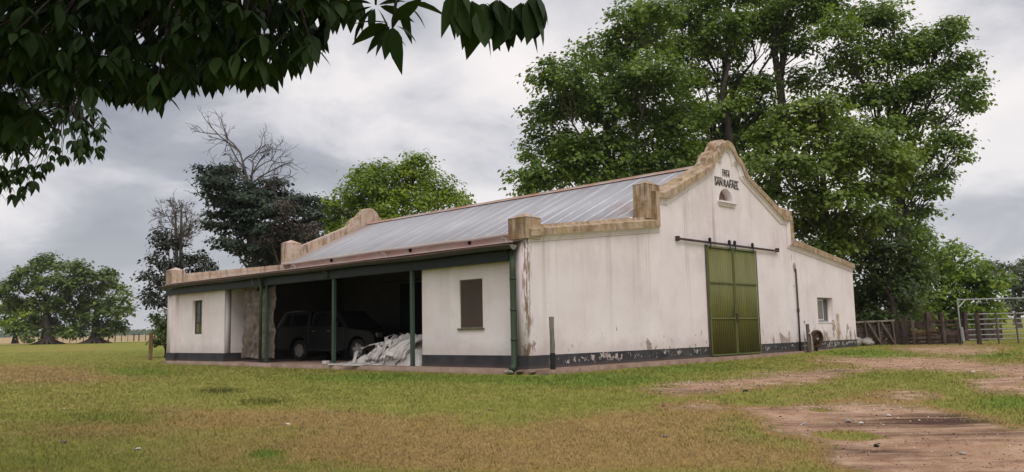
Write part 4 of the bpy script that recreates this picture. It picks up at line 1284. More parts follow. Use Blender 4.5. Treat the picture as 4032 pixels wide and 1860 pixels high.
# loose flaps folded over the heap
for k in range(3):
    cx, cy = r2.uniform(-.95, -.1), r2.uniform(-1.6, 1.5)
    iv = int(np.clip((cy/2.15+1)/2*nv, 0, nv-1)); iu = int(np.clip((cx/1.12+1)/2*nu, 0, nu-1))
    z0 = zz[iv, iu]
    n_ = 26; g = np.linspace(-.5, .5, n_); gu, gv = np.meshgrid(g, g)
    a = r2.uniform(0, pi); L1, L2 = r2.uniform(.35, .9), r2.uniform(.2, .45)
    fx = gu*L1*cos(a)-gv*L2*sin(a); fy = gu*L1*sin(a)+gv*L2*cos(a)
    fz = .06+.10*np.sin(gu*r2.uniform(5, 9)+r2.random()*6)+.07*np.cos(gv*r2.uniform(6, 10))+.10*(fbm(gu*4+k, gv*4, oct=3, seed=100+k)-.5)-0.25*(fx**2+fy**2)+fx*.5
    j = np.arange(n_-1)[:, None]*n_+np.arange(n_-1)[None, :]
    o = np_mesh('flap', np.stack([cx+fx, cy+fy, z0+fz], -1).reshape(-1, 3), np.stack([j, j+1, j+n_+1, j+n_], -1).reshape(-1, 4), pm, ph, smooth=True)
    o.modifiers.new('thick', 'SOLIDIFY').thickness = 0.008
    o.modifiers.new('sub', 'SUBSURF').render_levels = 1
tag(MB().box(-.085, .085, -.12, .12, 0, .11).build('foam_block', M['stone_white'], bevel=.015), 'small white foam block on the floor at the end of the plastic heap', 'block').location = (0.10, 9.72, 0.005)

# rubble where the corner pipe empties
for k, (x, y, s_, c, lab) in enumerate((( -0.42, .30, .11, 'stone_grey', 'pale broken stone slab under the mouth of the corner downpipe'), (-.30, .02, .10, 'stone_brown', 'brown stone beside the slab under the corner downpipe'), (-.10, -.28, .09, 'stone_brown', 'brown stone at the end of the brick kerb by the corner'))):
    bm = bmesh.new(); bmesh.ops.create_icosphere(bm, subdivisions=3, radius=1)
    for v_ in bm.verts:
        n_ = vnoise(np.array([v_.co.x*1.6+k*9]), np.array([v_.co.y*1.6]), np.array([v_.co.z*1.6]), seed=9)[0]
        v_.co = v_.co*(0.75+.5*n_); v_.co.x *= s_*1.5; v_.co.y *= s_*1.1; v_.co.z *= s_*.5
    me = bpy.data.meshes.new('stone'); bm.to_mesh(me); bm.free()
    o = link('stone', me, M[c], smooth=True); o.location = (x, y, -.10+s_*.3); o.rotation_euler = (0, .2, k)
    tag(o, lab, 'stone', 'stones by the corner downpipe')


# ------------------------------------------------------------------ posts and fences
def post(name, label, px, py, h, r, mat, lean=(0, 0), painted=None, group=None):
    x, y, z = gp(px, py)
    t = thing(name, label, 'post', (x, y, z), 0, group)
    n = 8; pts = []; rr = []
    for k in range(n):
        f_ = k/(n-1)
        pts.append((lean[0]*f_*h+.005*sin(k*1.7), lean[1]*f_*h+.005*cos(k*2.3), -.25+(h+.25)*f_))
        rr.append(r*(1+.08*sin(k*2.1)))
    m = MB(); m.tube(pts, rr, 9)
    m.build('shaft', mat, t)
    if painted:
        MB().tube([(0, 0, -.2), (lean[0]*painted, lean[1]*painted, painted)], r*1.12, 9).build('tarred_foot', M['black_paint'], t)
    return t


post('fence_post', 'tall grey wooden post with tarred black foot before the near barn corner', 2179, 1474, 1.50, 0.065, M['wood_grey'], (0.01, 0.02), .55)
post('fence_post', 'leaning brown wooden post standing alone left of the barn', 592, 1419, 1.45, 0.10, M['wood_brown'], (.01, .02))

# discarded machine parts leaning on posts by the gable: coulter wheel, worn posts and a pale pipe
def foot(px, Y):
    d = ray(px, 1380); k = (Y-CAM[1])/d[1]; x = CAM[0]+d[0]*k
    return x, Y, float(terrain(x, Y))


sx, sy, sz = foot(3186, -.50)
t = thing('worn_post', 'short split grey post beside the rusty wheel at the gable foot', 'post', (sx, sy, sz))
MB().tube([(0, 0, -.2), (.02, 0, .5), (-.01, .01, 1.12)], [.085, .08, .07], 8).build('shaft', M['wood'], t)
MB().tube([(.09, -.02, -.2), (.10, -.03, .4), (.08, -.02, .66)], [.09, .09, .06], 8).build('stub', M['wood_grey'], t)
MB().add([(-.12, .12, 0), (-.06, .10, 0), (-.10, .14, .9), (-.12, .10, 0)], [(0, 1, 2), (1, 3, 2), (3, 0, 2), (0, 3, 1)]).build('splinter', M['wood_grey'], t)
wx, wy, wz = foot(3214, -.45)
t = thing('rusty_wheel', 'dark rusty iron wheel leaning on posts under the small gable window', 'wheel', (wx, wy, wz), radians(-13))
whl = MB().lathe([(.05, -.03), (.05, .03)], 16, 'y')
whl.lathe([(.30, -.06), (.355, -.07), (.37, 0), (.355, .07), (.30, .06), (.285, 0), (.30, -.06)], 28, 'y')
whl.lathe([(.05, .02), (.29, .03), (.29, .015), (.05, .005)], 28, 'y')
wo_ = whl.build('disc', M['rust'], t, smooth=True); wo_.location = (.05, .0, .50); wo_.rotation_euler = (radians(8), 0, 0)
hb_ = MB().lathe([(0, -.05), (.045, -.05), (.045, -.02)], 12, 'y').build('hub', M['stone_grey'], t); hb_.location = (.05, -.03, .5)
MB().bar((.10, .05, -.05), (.07, .05, .3), .12, .06).build('support', M['wood_dark'], t)
MB().bar((-.22, .02, -.1), (-.20, .02, .66), .16, .06).build('plank', M['rust'], t)
hx, hy, hz_ = foot(3202, -.62)
t = tag(MB().tube([(.05, .05, -.03), (0.0, .02, .12), (-.08, .0, .35), (-.09, 0, .6), (-.14, .02, .72), (-.22, .04, .76)], .028, 8).build('hose', plain('pale_hose', (.42, .4, .36), (.5, .47, .43)), smooth=True), 'pale hose hanging down the posts beside the rusty wheel', 'hose')
t.location = (hx, hy, hz_)

# rubble at the right corner of the gable
r3 = random.Random(11)
rub = thing('rubble_pile', 'low pile of grey rubble and roots at the right barn corner', 'rubble', gp(3395, 1361))
for k in range(14):
    bm = bmesh.new(); bmesh.ops.create_icosphere(bm, subdivisions=2, radius=1)
    s_ = r3.uniform(.10, .30) if k else .42
    ox, oy = r3.gauss(0, .55), r3.gauss(0, .35)
    for v_ in bm.verts:
        n_ = vnoise(np.array([v_.co.x*1.5+k*7]), np.array([v_.co.y*1.5]), np.array([v_.co.z*1.5]), seed=19)[0]
        v_.co = v_.co*(.6+.8*n_); v_.co.z *= .6; v_.co *= s_; v_.co.x *= 1.5
        v_.co += Vector((ox, oy, s_*.3+.16*max(0, 1-abs(ox)/.8)))
    me = bpy.data.meshes.new('rock'); bm.to_mesh(me); bm.free()
    link('rock', me, M[('stone_grey', 'stone_brown')[k % 2]], rub, smooth=True)
b_ = MB()
for k in range(6): b_.tube([(r3.uniform(-1.3, .2), r3.uniform(-.3, .1), .03), (r3.uniform(-.6, .6), r3.uniform(-.2, .2), .2), (r3.uniform(0, 1.2), r3.uniform(-.2, .3), .05)], .03, 6)
b_.build('dead_branches', M['wood'], rub)

# corral: a hurdle, a stockade of old planks, a pipe rail fence, a goal-post frame
HA = np.array(gp(3366, 1362)); HB = np.array(gp(3528, 1358)); HC = np.array(gp(3790, 1358)); HD = np.array(gp(4090, 1352))
def seg_frame(a, b):
    d = b-a; L = np.hypot(d[0], d[1]); return L, math.atan2(d[1], d[0])


L1, a1_ = seg_frame(HA, HB)
t = thing('timber_hurdle', 'dark timber hurdle with two diagonal braces next to the barn corner', 'fence', tuple(HA), a1_)
t.scale.z = .86
MB().bar((0, 0, 1.30), (L1, 0, 1.36), .10, .09).build('top_rail', M['wood_grey'], t)
ra = MB()
for z in (.15, .52, .86, 1.08): ra.bar((0, .08, z), (L1, .09, z+.02), .04, .30 if z < 1 else .10, jit=.1)
ra.build('planks', M['wood_dark'], t)
for k, x in enumerate((.30, .62, .97)):
    MB().bar((x*L1, -.05, -.1), (x*L1-.08, -.05, 1.34), .07, .07).build('upright', M['wood'], t)
for x in (0.33, .66): MB().bar((x*L1, -.09, 1.24), ((x+.30)*L1, -.09, .02), .06, .09).build('brace', M['wood'], t)

L2, a2_ = seg_frame(HB, HC)
t = thing('plank_fence', 'ramshackle stockade of dark broken planks beneath the trees', 'fence', tuple(HB), a2_)
t.scale.z = .86
for k in range(6):
    x = (.15, .55, .95, L2*.52, L2*.76, L2-.1)[k]
    w_ = (.26 if k in (0, 1) else .075)
    MB().bar((x, 0, -.2), (x-.05+r3.uniform(-.04, .04), .02, 1.36+r3.uniform(-.08, .14)), w_, .12, up=(0, 1, 0), jit=.15).build('post', M['wood_dark' if k < 2 or k % 2 else 'wood'], t)
for k in range(10):
    z = (0.08, 1.26, .34, .50, .72, .22, .98, 1.08, 1.20, .60)[k]
    x0 = r3.uniform(0, L2*.35); x1 = r3.uniform(L2*.5, L2)
    if k in (0, 1): x0, x1 = 0, L2
    MB().bar((x0, .07+.03*(k % 2), z+r3.uniform(-.06, .06)), (x1, .07+.03*(k % 2), z+r3.uniform(-.1, .1)), .035, r3.uniform(.10, .17), jit=.25).build('plank', M[('wood_dark', 'wood_dark', 'wood', 'wood_dark', 'wood_brown')[k % 5]], t)
for k in range(9):
    x = L2*(.1+.1*k)+r3.uniform(-.1, .1); z = r3.uniform(.3, .9)
    MB().bar((x, .16, z), (x+r3.uniform(-.5, .9), .16, z+r3.uniform(-.3, .3)), .04, .13, jit=.3).build('broken_board', M[('wood_grey', 'wood_dark', 'wood')[k % 3]], t)

L3, a3_ = seg_frame(HC, HD)
t = thing('pipe_fence', 'pipe rail cattle fence with rusty uprights right of the stockade', 'fence', (HC[0], HC[1], HC[2]), a3_)
for z in (.22, .42, .66, .90, 1.12, 1.36): MB().tube([(.35, 0, z), (L3, 0, z+.01)], .026, 6).build('rail', M['steel'], t)
for k in range(5):
    x = .85+k*1.02
    if x < L3: MB().tube([(x, -.04, -.2), (x-.05, -.04, 1.42)], .035 if k else .10, 8).build('upright', M['steel_dark'] if k else M['wood_dark'], t)
t = thing('gate_frame', 'tall grey steel goal post frame over the cattle gate', 'gate frame', (HC[0], HC[1], HC[2]), a3_)
MB().tube([(.05, .1, -.2), (.0, .1, 2.10)], .034, 8).build('post', M['steel'], t)
MB().tube([(0, .1, 2.02), (L3*1.6, .1, 2.10)], .03, 8).build('crossbar', M['steel'], t)
MB().tube([(L3*1.6, .1, -.2), (L3*1.6, .1, 2.10)], .045, 8).build('post', M['steel'], t)
MB().tube([(0.0, .1, 1.65), (.42, .1, 2.02)], .03, 6).build('brace', M['steel'], t)
MB().tube([(.08, .02, .15), (.02, .02, .78)], .075, 8).build('sleeve', M['steel'], t)
# second corral line behind
Q = np.array(gp(3815, 1345)); e_ = np.array([cos(a3_), sin(a3_), 0]); nrm = np.array([-e_[1], e_[0], 0])
t = thing('cattle_chute', 'heavy dark timber cattle chute behind the pipe rails', 'fence', tuple(HC+e_*2.0+nrm*5.5), a3_)
t.location.z = float(terrain(t.location.x, t.location.y))
for k, x in enumerate((.6, 1.35, 2.75, 3.9)): MB().bar((x, 0, -.2), (x, 0, 1.55), .20 if k else .34, .25, up=(0, 1, 0)).build('post', M['wood_dark'], t)
for z, h_ in ((.18, .22), (.52, .30)): MB().bar((.5, .05, z), (5, .05, z), .06, h_).build('plank', M['wood_dark'], t)
MB().bar((-.7, .02, .05), (-.72, .02, 1.2), .10, .10).build('post', M['black_paint'], t)

# wire fence far left
wf = None
ax, ay, az = gp(215, 1346)
pts = []
for k, pxx in enumerate((225, 248, 275, 301, 328, 355, 382, 404, 428, 453, 478, 503, 527, 547, 573, 596, 625, 648, 672)):
    d_ = ray(pxx, 1340)
    s_ = 172/np.hypot(d_[0], d_[1])
    x, y = CAM[0]+d_[0]*s_, CAM[1]+d_[1]*s_
    pts.append((x, y, float(terrain(x, y))))
wf = thing('wire_fence', 'long wire stock fence with thin posts across the far pasture', 'fence', pts[0])
o0 = np.array(pts[0])
for k, p in enumerate(pts):
    thick = .16 if k in (9, 12, 13) else (.07 if k % 2 else .11)
    q = np.array(p)-o0
    MB().bar(q+(0, 0, -.3), q+(0, 0, 1.45 if k in (9, 12, 13) else 1.25), thick, thick).build('post', M['wood_dark'], wf)
wr = MB()
for z in (.3, .6, .9, 1.15): wr.tube([np.array(p)-o0+(0, 0, z) for p in pts], .014, 4)
wr.build('wires', M['steel_dark'], wf)
gate = MB()


# ------------------------------------------------------------------ trees
def leaves_np(P, N, A, L, Wd):
    """diamond leaves folded a little along the rib: 4 verts, one quad"""
    n = len(P)
    B = np.cross(N, A); B /= np.linalg.norm(B, axis=1)[:, None]+1e-9
    v = np.empty((n, 4, 3))
    v[:, 0] = P
    v[:, 1] = P+A*(L*.48)[:, None]+B*(Wd*.5)[:, None]+N*(L*.06)[:, None]
    v[:, 2] = P+A*L[:, None]-N*(L*.10)[:, None]
    v[:, 3] = P+A*(L*.48)[:, None]-B*(Wd*.5)[:, None]+N*(L*.06)[:, None]
    return v.reshape(-1, 3)


def unit(v): return v/(np.linalg.norm(v, axis=-1, keepdims=True)+1e-9)


def curve_pts(a, b, sag=0.0, n=6, wob=0.0):
    a, b = np.array(a, float), np.array(b, float); out = []
    L = np.linalg.norm(b-a)
    for k in range(n+1):
        f_ = k/n
        p = a*(1-f_)+b*f_
        p[2] += sag*L*sin(pi*f_)
        if 0 < k < n: p = p+rng.normal(0, wob*L, 3)
        out.append(p)
    return out


def tree(name, label, cat, base, lobes, leaf, mat, bark, trunk_r=0.35, top=None, ncl=34, per=60, sig=0.42, flat=0.55, lean=0.85, hang=0.25, fork=0.35, group=None, rmin=.42, extra=None, squash=(1, 1, .85), flare=1.6, bump=0.22, twigs=3):
    """lobes: (photo x, photo y, radius in photo pixels, depth in metres)"""
    bx, by = base
    bz = float(terrain(bx, by))
    t = thing(name, label, cat, (bx, by, bz), 0, group)
    O = np.array([bx, by, bz])
    Ls = []
    for lx, ly, lr, dep in lobes:
        Ls.append((at(lx, ly, dep), lr/FOC*dep))
    cen = np.mean([c for c, _ in Ls], 0)
    topz = top if top is not None else np.percentile([c[2] for c, _ in Ls], 60)
    apex = np.array([bx*.65+cen[0]*.35, by*.65+cen[1]*.35, topz])
    tp = curve_pts(O+(0, 0, -.3), apex, 0, 8, .012)
    tr = MB()
    rad = [trunk_r*(flare if k == 0 else 1.15 if k == 1 else 1-.62*k/8) for k in range(9)]
    tr.tube([p-O for p in tp], rad, 9)
    VP, VN, VA, VL = [], [], [], []
    for c, r in Ls:
        # limb to the lobe
        kk = int(np.clip(round(8*np.clip((c[2]-O[2])/(topz-O[2]+1e-6)*.62, fork, .95)), 1, 7))
        st = tp[kk]
        lp = curve_pts(st, c, .05, 6, .03)
        r0 = min(rad[kk]*.75, .05+.035*r)
        tr.tube([p-O for p in lp], [r0*(1-.75*k/6) for k in range(7)], 6, cap=False)
        n = max(6, int(ncl*(r/2.0)**1.6))
        d = unit(rng.normal(0, 1, (n, 3)))
        d[:, 2] = np.where(d[:, 2] < -.35, -d[:, 2]*.6, d[:, 2])
        d = unit(d)
        rho = rmin+(1.04-rmin)*rng.random(n)**.6
        cl = c+d*(rho*r)[:, None]*np.array(squash)*(1+bump*rng.normal(0, 1, (n, 1)))
        for q in range(min(twigs, n)):
            tr.tube([p-O for p in curve_pts(lp[4], cl[q], .03, 4, .04)], [r0*.28*(1-.6*k/4)+.008 for k in range(5)], 5, cap=False)
        m = (per*rng.uniform(.55, 1.4, n)).astype(int)
        idx = np.repeat(np.arange(n), m); tot = len(idx)
        off = rng.normal(0, 1, (tot, 3))*np.array([sig, sig, sig*flat])
        off[:, 2] -= hang*np.hypot(off[:, 0], off[:, 1])
        P = cl[idx]+off
        out = unit(P-c)
        N = unit(out*.55+np.array([0, 0, lean])+rng.normal(0, .42, (tot, 3)))
        A = unit(np.cross(N, rng.normal(0, 1, (tot, 3)))+out*.35-np.array([0, 0, .35]))
        VP.append(P); VN.append(N); VA.append(A); VL.append(leaf*rng.uniform(.5, 1.35, tot))
    P = np.concatenate(VP); N = np.concatenate(VN); A = np.concatenate(VA); L = np.concatenate(VL)
    v = leaves_np(P-O, N, A, L, L*rng.uniform(.6, .85, len(L)))
    np_mesh('crown', v, np.arange(len(v)).reshape(-1, 4), mat, t)
    if extra: extra(tr, O, tp)
    tr.build('trunk', bark, t, smooth=True)
    return t, O


LF = {}
LF['plane'] = leaf_mat('plane_leaves', ((0.066, 0.105, 0.026), (0.110, 0.170, 0.034), (0.171, 0.245, 0.043), (0.243, 0.327, 0.063)), .36)
LF['plane_dark'] = leaf_mat('plane_leaves_dark', ((0.040, 0.060, 0.019), (0.066, 0.098, 0.027), (0.098, 0.139, 0.038), (0.150, 0.187, 0.055)), .36)
LF['plane_light'] = leaf_mat('plane_leaves_light', ((0.072, 0.107, 0.021), (0.118, 0.172, 0.029), (0.179, 0.242, 0.042), (0.267, 0.327, 0.066)), .3)
LF['paraiso'] = leaf_mat('chinaberry_leaves', ((0.081, 0.139, 0.022), (0.144, 0.227, 0.032), (0.225, 0.317, 0.050), (0.332, 0.416, 0.084)), .36)
LF['bright'] = leaf_mat('bright_leaves', ((0.098, 0.152, 0.014), (0.161, 0.240, 0.019), (0.238, 0.320, 0.028), (0.334, 0.401, 0.046)), .35)
LF['ombu'] = leaf_mat('ombu_leaves', ((0.059, 0.094, 0.023), (0.096, 0.139, 0.029), (0.142, 0.192, 0.042), (0.197, 0.259, 0.058)), .22)
LF['cypress'] = leaf_mat('cypress_foliage', ((0.021, 0.035, 0.023), (0.033, 0.052, 0.035), (0.051, 0.069, 0.045), (0.071, 0.095, 0.058)), .08, .8)
LF['brown'] = leaf_mat('dead_foliage', ((0.053, 0.040, 0.033), (0.089, 0.069, 0.058), (0.126, 0.103, 0.087)), .1, .8)
LF['ivy'] = leaf_mat('dark_creeper', ((0.017, 0.022, 0.016), (0.029, 0.035, 0.024), (0.043, 0.050, 0.034)), .1, .6)
LF['near'] = leaf_mat('glossy_near_leaves', ((0.016, 0.032, 0.008), (0.023, 0.046, 0.010), (0.032, 0.061, 0.015)), .10, .6, 1.5, .15)
LF['autumn'] = leaf_mat('yellow_shrub', ((0.16, 0.12, 0.03), (0.22, 0.16, 0.045)), .2)
LF['hazy'] = leaf_mat('far_leaves', ((0.05, 0.07, 0.035), (0.08, 0.10, 0.05), (0.11, 0.13, 0.07)), .2)  # greyed green, the haze of distance put into the colour


def D(L, dep, jit=1.6):
    return [(x, y, r, dep+random.uniform(-jit, jit)) for x, y, r in L]


A_base = at(2420, 1250, 54)[:2]
tree('plane_tree', 'broad leafy plane tree behind the roof, left of the tall central one', 'tree', A_base,
     D([(2215, 320, 120), (2300, 420, 130), (2180, 470, 100), (2160, 590, 95), (2290, 600, 120), (2370, 260, 130), (2430, 430, 150), (2420, 600, 130), (2500, 170, 130), (2560, 320, 140), (2590, 500, 140), (2520, 690, 110), (2140, 700, 95), (2250, 690, 105), (2370, 720, 100), (2640, 640, 120), (2700, 480, 110), (2480, 70, 80), (2590, 60, 90), (2080, 740, 50)], 53, 2.2),
     .27, LF['plane'], M['bark'], .5, ncl=52, per=52, sig=.36)
B_base = at(2880, 1250, 60)[:2]


def b_extra(tr, O, tp):
    a = at(3095, 560, 59); b = at(3070, 330, 59)
    tr.tube([p-O for p in [tp[3], at(3020, 800, 59.5), a, b, at(3050, 210, 59), at(3045, 60, 59)]], [.42, .38, .33, .28, .2, .14], 8)
    tr.tube([p-O for p in [b, at(3090, 180, 59), at(3110, 40, 59)]], [.24, .2, .14], 7)
    tr.tube([p-O for p in [tp[2], at(2880, 620, 57), at(2865, 480, 57), at(2840, 380, 57), at(2870, 250, 57)]], [.34, .28, .22, .16, .12], 8)


tree('plane_tree', 'tallest plane tree, cut off by the top of the photo above the gable', 'tree', B_base,
     D([(2740, 60, 130), (2860, -60, 150), (3000, -20, 150), (3150, 30, 140), (2700, 200, 110), (2830, 200, 110), (2960, 120, 100), (3140, 180, 80), (2740, 330, 95), (2900, 330, 70), (2980, 450, 95), (2780, 470, 75), (2720, 600, 95), (2960, 560, 90), (3230, 60, 100), (3170, 330, 80), (2800, 640, 60), (3060, 500, 70), (2860, 420, 80), (2900, 520, 70), (2840, 560, 70), (3050, 120, 80), (3000, 330, 60), (2900, 640, 60), (2860, 120, 90)], 60, 2.4),
     .27, LF['plane'], M['bark_dark'], .6, ncl=50, per=50, sig=.38, extra=b_extra)
C_base = at(3560, 1280, 56)[:2]
tree('plane_tree', 'plane tree with ragged drooping outer boughs at the right edge of the group', 'tree', C_base,
     D([(3300, 120, 80), (3400, 100, 95), (3480, 70, 80), (3360, 250, 110), (3500, 230, 120), (3600, 200, 100), (3700, 170, 90), (3740, 100, 45), (3780, 250, 70), (3420, 400, 110), (3560, 370, 115), (3680, 330, 100), (3800, 370, 75), (3840, 420, 45), (3500, 520, 90), (3640, 480, 85), (3700, 560, 60), (3780, 560, 32), (3790, 610, 24), (3600, 620, 80), (3690, 690, 50), (3560, 740, 90), (3650, 760, 55), (3560, 860, 60), (3640, 830, 40), (3620, 900, 26), (3630, 930, 18), (3530, 650, 90)], 56, 2.2),
     .27, LF['plane'], M['bark_dark'], .6, ncl=46, per=50, sig=.38)
D_base = at(3270, 1290, 45)[:2]
tree('plane_tree', 'nearest plane tree, lighter green, spreading over the right slope of the gable', 'tree', D_base,
     D([(3130, 460, 85), (3230, 430, 80), (3050, 560, 95), (3180, 550, 110), (3310, 520, 95), (3410, 560, 95), (2980, 640, 70), (3080, 680, 105), (3230, 670, 115), (3370, 650, 105), (3490, 640, 85), (3010, 760, 75), (3150, 790, 105), (3290, 790, 110), (3430, 760, 95), (3530, 700, 60), (3120, 880, 80), (3230, 910, 100), (3360, 890, 90), (3250, 1000, 90), (3470, 860, 60), (3330, 960, 60)], 44, 1.6),
     .25, LF['plane_light'], M['bark'], .4, ncl=50, per=52, sig=.33)
E_base = gp(3530, 1349)[:2]
tree('dark_tree', 'dark dense leafy tree pressed against the right barn corner', 'tree', E_base,
     D([(3400, 960, 90), (3480, 900, 80), (3420, 1060, 100), (3510, 1010, 90), (3430, 1160, 100), (3520, 1130, 95), (3380, 1230, 70), (3470, 1250, 70), (3560, 1220, 70), (3590, 1080, 70), (3400, 1290, 50), (3470, 1300, 50), (3550, 1300, 50)], 48, 1.5),
     .24, LF['plane_dark'], M['bark_dark'], .22, ncl=40, per=66, sig=.42)
tree('dark_tree', 'dark leafy thicket tree behind the stockade, left of the round chinaberry', 'tree', at(3600, 1310, 68)[:2],
     D([(3400, 1180, 70), (3480, 1240, 60), (3560, 1180, 70), (3640, 1240, 60), (3720, 1250, 60), (3800, 1250, 55), (3880, 1260, 50), (3420, 1280, 40), (3540, 1285, 40), (3680, 1290, 40), (3780, 1295, 40), (3880, 1295, 36), (3500, 1120, 60), (3600, 1110, 60)], 68, 1.5),
     .26, LF['plane_dark'], M['bark_dark'], .25, ncl=34, per=56, sig=.5)
F_base = at(3710, 1320, 61)[:2]
tree('chinaberry_tree', 'round chinaberry tree with umbrella shaped leaf clumps behind the stockade', 'tree', F_base,
     D([(3600, 1010, 70), (3680, 985, 70), (3760, 1000, 65), (3640, 1080, 90), (3740, 1080, 90), (3820, 1070, 75), (3870, 1110, 60), (3620, 1170, 85), (3720, 1180, 90), (3820, 1160, 85), (3900, 1150, 60), (3930, 1100, 40), (3660, 1250, 70), (3770, 1250, 70), (3860, 1230, 60), (3920, 1200, 45), (3620, 1290, 45), (3700, 1300, 45), (3780, 1295, 45), (3850, 1290, 40)], 60, 1.8),
     .26, LF['paraiso'], M['bark_dark'], .25, ncl=30, per=60, sig=.38, flat=.35, hang=.5, lean=.9)
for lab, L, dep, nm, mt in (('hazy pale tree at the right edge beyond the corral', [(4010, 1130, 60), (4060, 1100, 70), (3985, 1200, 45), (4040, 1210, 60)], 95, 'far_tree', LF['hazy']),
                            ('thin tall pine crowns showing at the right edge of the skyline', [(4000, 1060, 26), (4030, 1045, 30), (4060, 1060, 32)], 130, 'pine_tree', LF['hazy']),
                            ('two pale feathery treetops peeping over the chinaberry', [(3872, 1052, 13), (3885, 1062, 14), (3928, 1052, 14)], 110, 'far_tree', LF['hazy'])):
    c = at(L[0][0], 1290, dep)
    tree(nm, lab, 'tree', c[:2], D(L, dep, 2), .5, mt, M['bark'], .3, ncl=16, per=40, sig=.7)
c = gp(3920, 1318)
tree('shrub', 'small yellow orange shrub behind the pipe rails', 'shrub', c[:2], D([(3915, 1240, 24), (3935, 1232, 20), (3925, 1262, 24)], 66, .5), .16, LF['autumn'], M['bark'], .05, ncl=60, per=30, sig=.2, top=2.0)

# trees behind the barn, left
K_base = at(1560, 1280, 72)[:2]
tree('bright_tree', 'fresh green round tree rising behind the middle of the roof', 'tree', K_base,
     D([(1450, 700, 75), (1545, 700, 85), (1640, 690, 80), (1720, 750, 75), (1400, 770, 70), (1490, 780, 85), (1590, 790, 95), (1690, 800, 80), (1780, 790, 45), (1340, 830, 60), (1290, 880, 55), (1430, 850, 80), (1540, 860, 90), (1280, 800, 28), (1820, 810, 30), (1360, 900, 70), (1650, 640, 40)], 70, 2),
     .27, LF['bright'], M['bark_dark'], .35, ncl=38, per=56, sig=.45)


def grow(m, p, d, L, r, lev, O, spread=.55, up=.15, mn=.012):
    n = 4; pts = [p]; dd = np.array(d, float)
    for k in range(n):
        dd = unit(dd+rng.normal(0, .16, 3)+np.array([0, 0, up*.3])); pts.append(pts[-1]+dd*L/n)
    m.tube([q-O for q in pts], [max(r*(1-.5*k/n), mn) for k in range(n+1)], 5 if lev > 1 else 4, cap=False)
    if lev <= 0: return
    for k in range(rng.integers(3, 5)):
        i = rng.integers(1, n+1)
        nd = unit(dd+rng.normal(0, spread, 3)+np.array([0, 0, up]))
        grow(m, pts[i], nd, L*rng.uniform(.5, .72), max(r*.55, mn), lev-1, O, spread, up, mn)


H_base = at(1000, 1280, 62)[:2]


def h_extra(tr, O, tp):
    # dead top of the cypress
    tr.tube([p-O for p in [tp[4], at(1000, 860, 62), at(985, 760, 62), at(962, 660, 62), at(945, 600, 62)]], [.22, .19, .14, .09, .05], 7)
    tr.tube([p-O for p in [at(1000, 860, 62), at(990, 700, 62.3), at(998, 640, 62.4)]], [.14, .08, .05], 7)
    r_ = lambda x, y, L, r, lv, tgt: grow(tr, at(x, y, 62+rng.normal(0, .4)), unit(at(tgt[0], tgt[1], 62)-at(x, y, 62)+rng.normal(0, .3, 3)), L, r, lv, O, .5, .02, .010)
    r_(945, 600, 2.2, .08, 3, (860, 520)); r_(950, 610, 2.0, .07, 3, (930, 540)); r_(955, 640, 1.8, .06, 3, (1000, 560)); r_(962, 660, 2.0, .06, 3, (890, 600))
    r_(985, 700, 2.2, .06, 3, (1060, 610)); r_(990, 690, 1.8, .06, 3, (1030, 590)); r_(998, 720, 2.6, .07, 3, (1110, 660)); r_(1000, 740, 2.6, .07, 3, (1130, 690)); r_(980, 740, 2.2, .06, 3, (900, 650))
    r_(990, 640, 1.6, .05, 3, (1040, 590)); r_(985, 780, 2.4, .06, 2, (1100, 720)); r_(1090, 800, 2.0, .07, 3, (1095, 700)); r_(905, 690, 1.8, .04, 2, (800, 650)); r_(880, 720, 1.6, .04, 1, (760, 690)); r_(870, 790, 2.0, .05, 1, (720, 780))
    for k in range(14): r_(rng.uniform(960, 1120), rng.uniform(870, 960), 2.4, .06, 2, (rng.uniform(930, 1180), 1060))


tree('cypress_tree', 'dark cypress with bare dead twigs at its top behind the far barn end', 'tree', H_base,
     D([(850, 690, 52), (890, 680, 41), (840, 730, 54), (900, 740, 65), (950, 760, 62), (870, 780, 46), (930, 800, 65), (1000, 800, 67), (1060, 770, 59), (1080, 730, 36), (880, 850, 46), (950, 850, 70), (1030, 860, 75), (1110, 840, 65), (1170, 790, 44), (1190, 830, 57), (840, 885, 33), (930, 900, 59), (1010, 930, 75), (1100, 920, 78), (1190, 890, 65), (1150, 980, 78), (1050, 1000, 78), (1230, 850, 31), (1220, 950, 52), (960, 990, 65), (1080, 1050, 71), (900, 960, 39)], 62, 1.3),
     .26, LF['cypress'], M['bark_dead'], .42, ncl=58, per=46, sig=.30, flat=.34, hang=.05, squash=(1.45, 1.45, .6), extra=h_extra, rmin=.3, lean=.8)
tree('dead_conifer', 'browned half dead conifer standing close right of the cypress', 'tree', at(1160, 1280, 60)[:2],
     D([(1110, 800, 26), (1130, 850, 36), (1160, 900, 40), (1200, 920, 36), (1240, 900, 30), (1100, 900, 30), (1060, 950, 26), (860, 870, 20)][:7], 59, 1.0),
     .2, LF['brown'], M['bark_dead'], .2, ncl=34, per=34, sig=.32, rmin=.3)
I_base = at(705, 1300, 50)[:2]


def i_extra(tr, O, tp):
    for x0, x1 in ((694, 690), (712, 714)):
        tr.tube([p-O for p in [at(x0, 1180, 50), at(x0, 1000, 50), at((x0+x1)/2, 900, 50), at(x1, 830, 50)]], [.14, .11, .08, .04], 7)
        for k in range(11):
            y = rng.uniform(840, 1000)
            grow(tr, at(x0+rng.normal(0, 2), y, 50), unit(np.array([rng.normal(0, .7), rng.normal(0, .7), .75])), rng.uniform(.75, 1.15), .035, 3, O, .6, .1, .011)


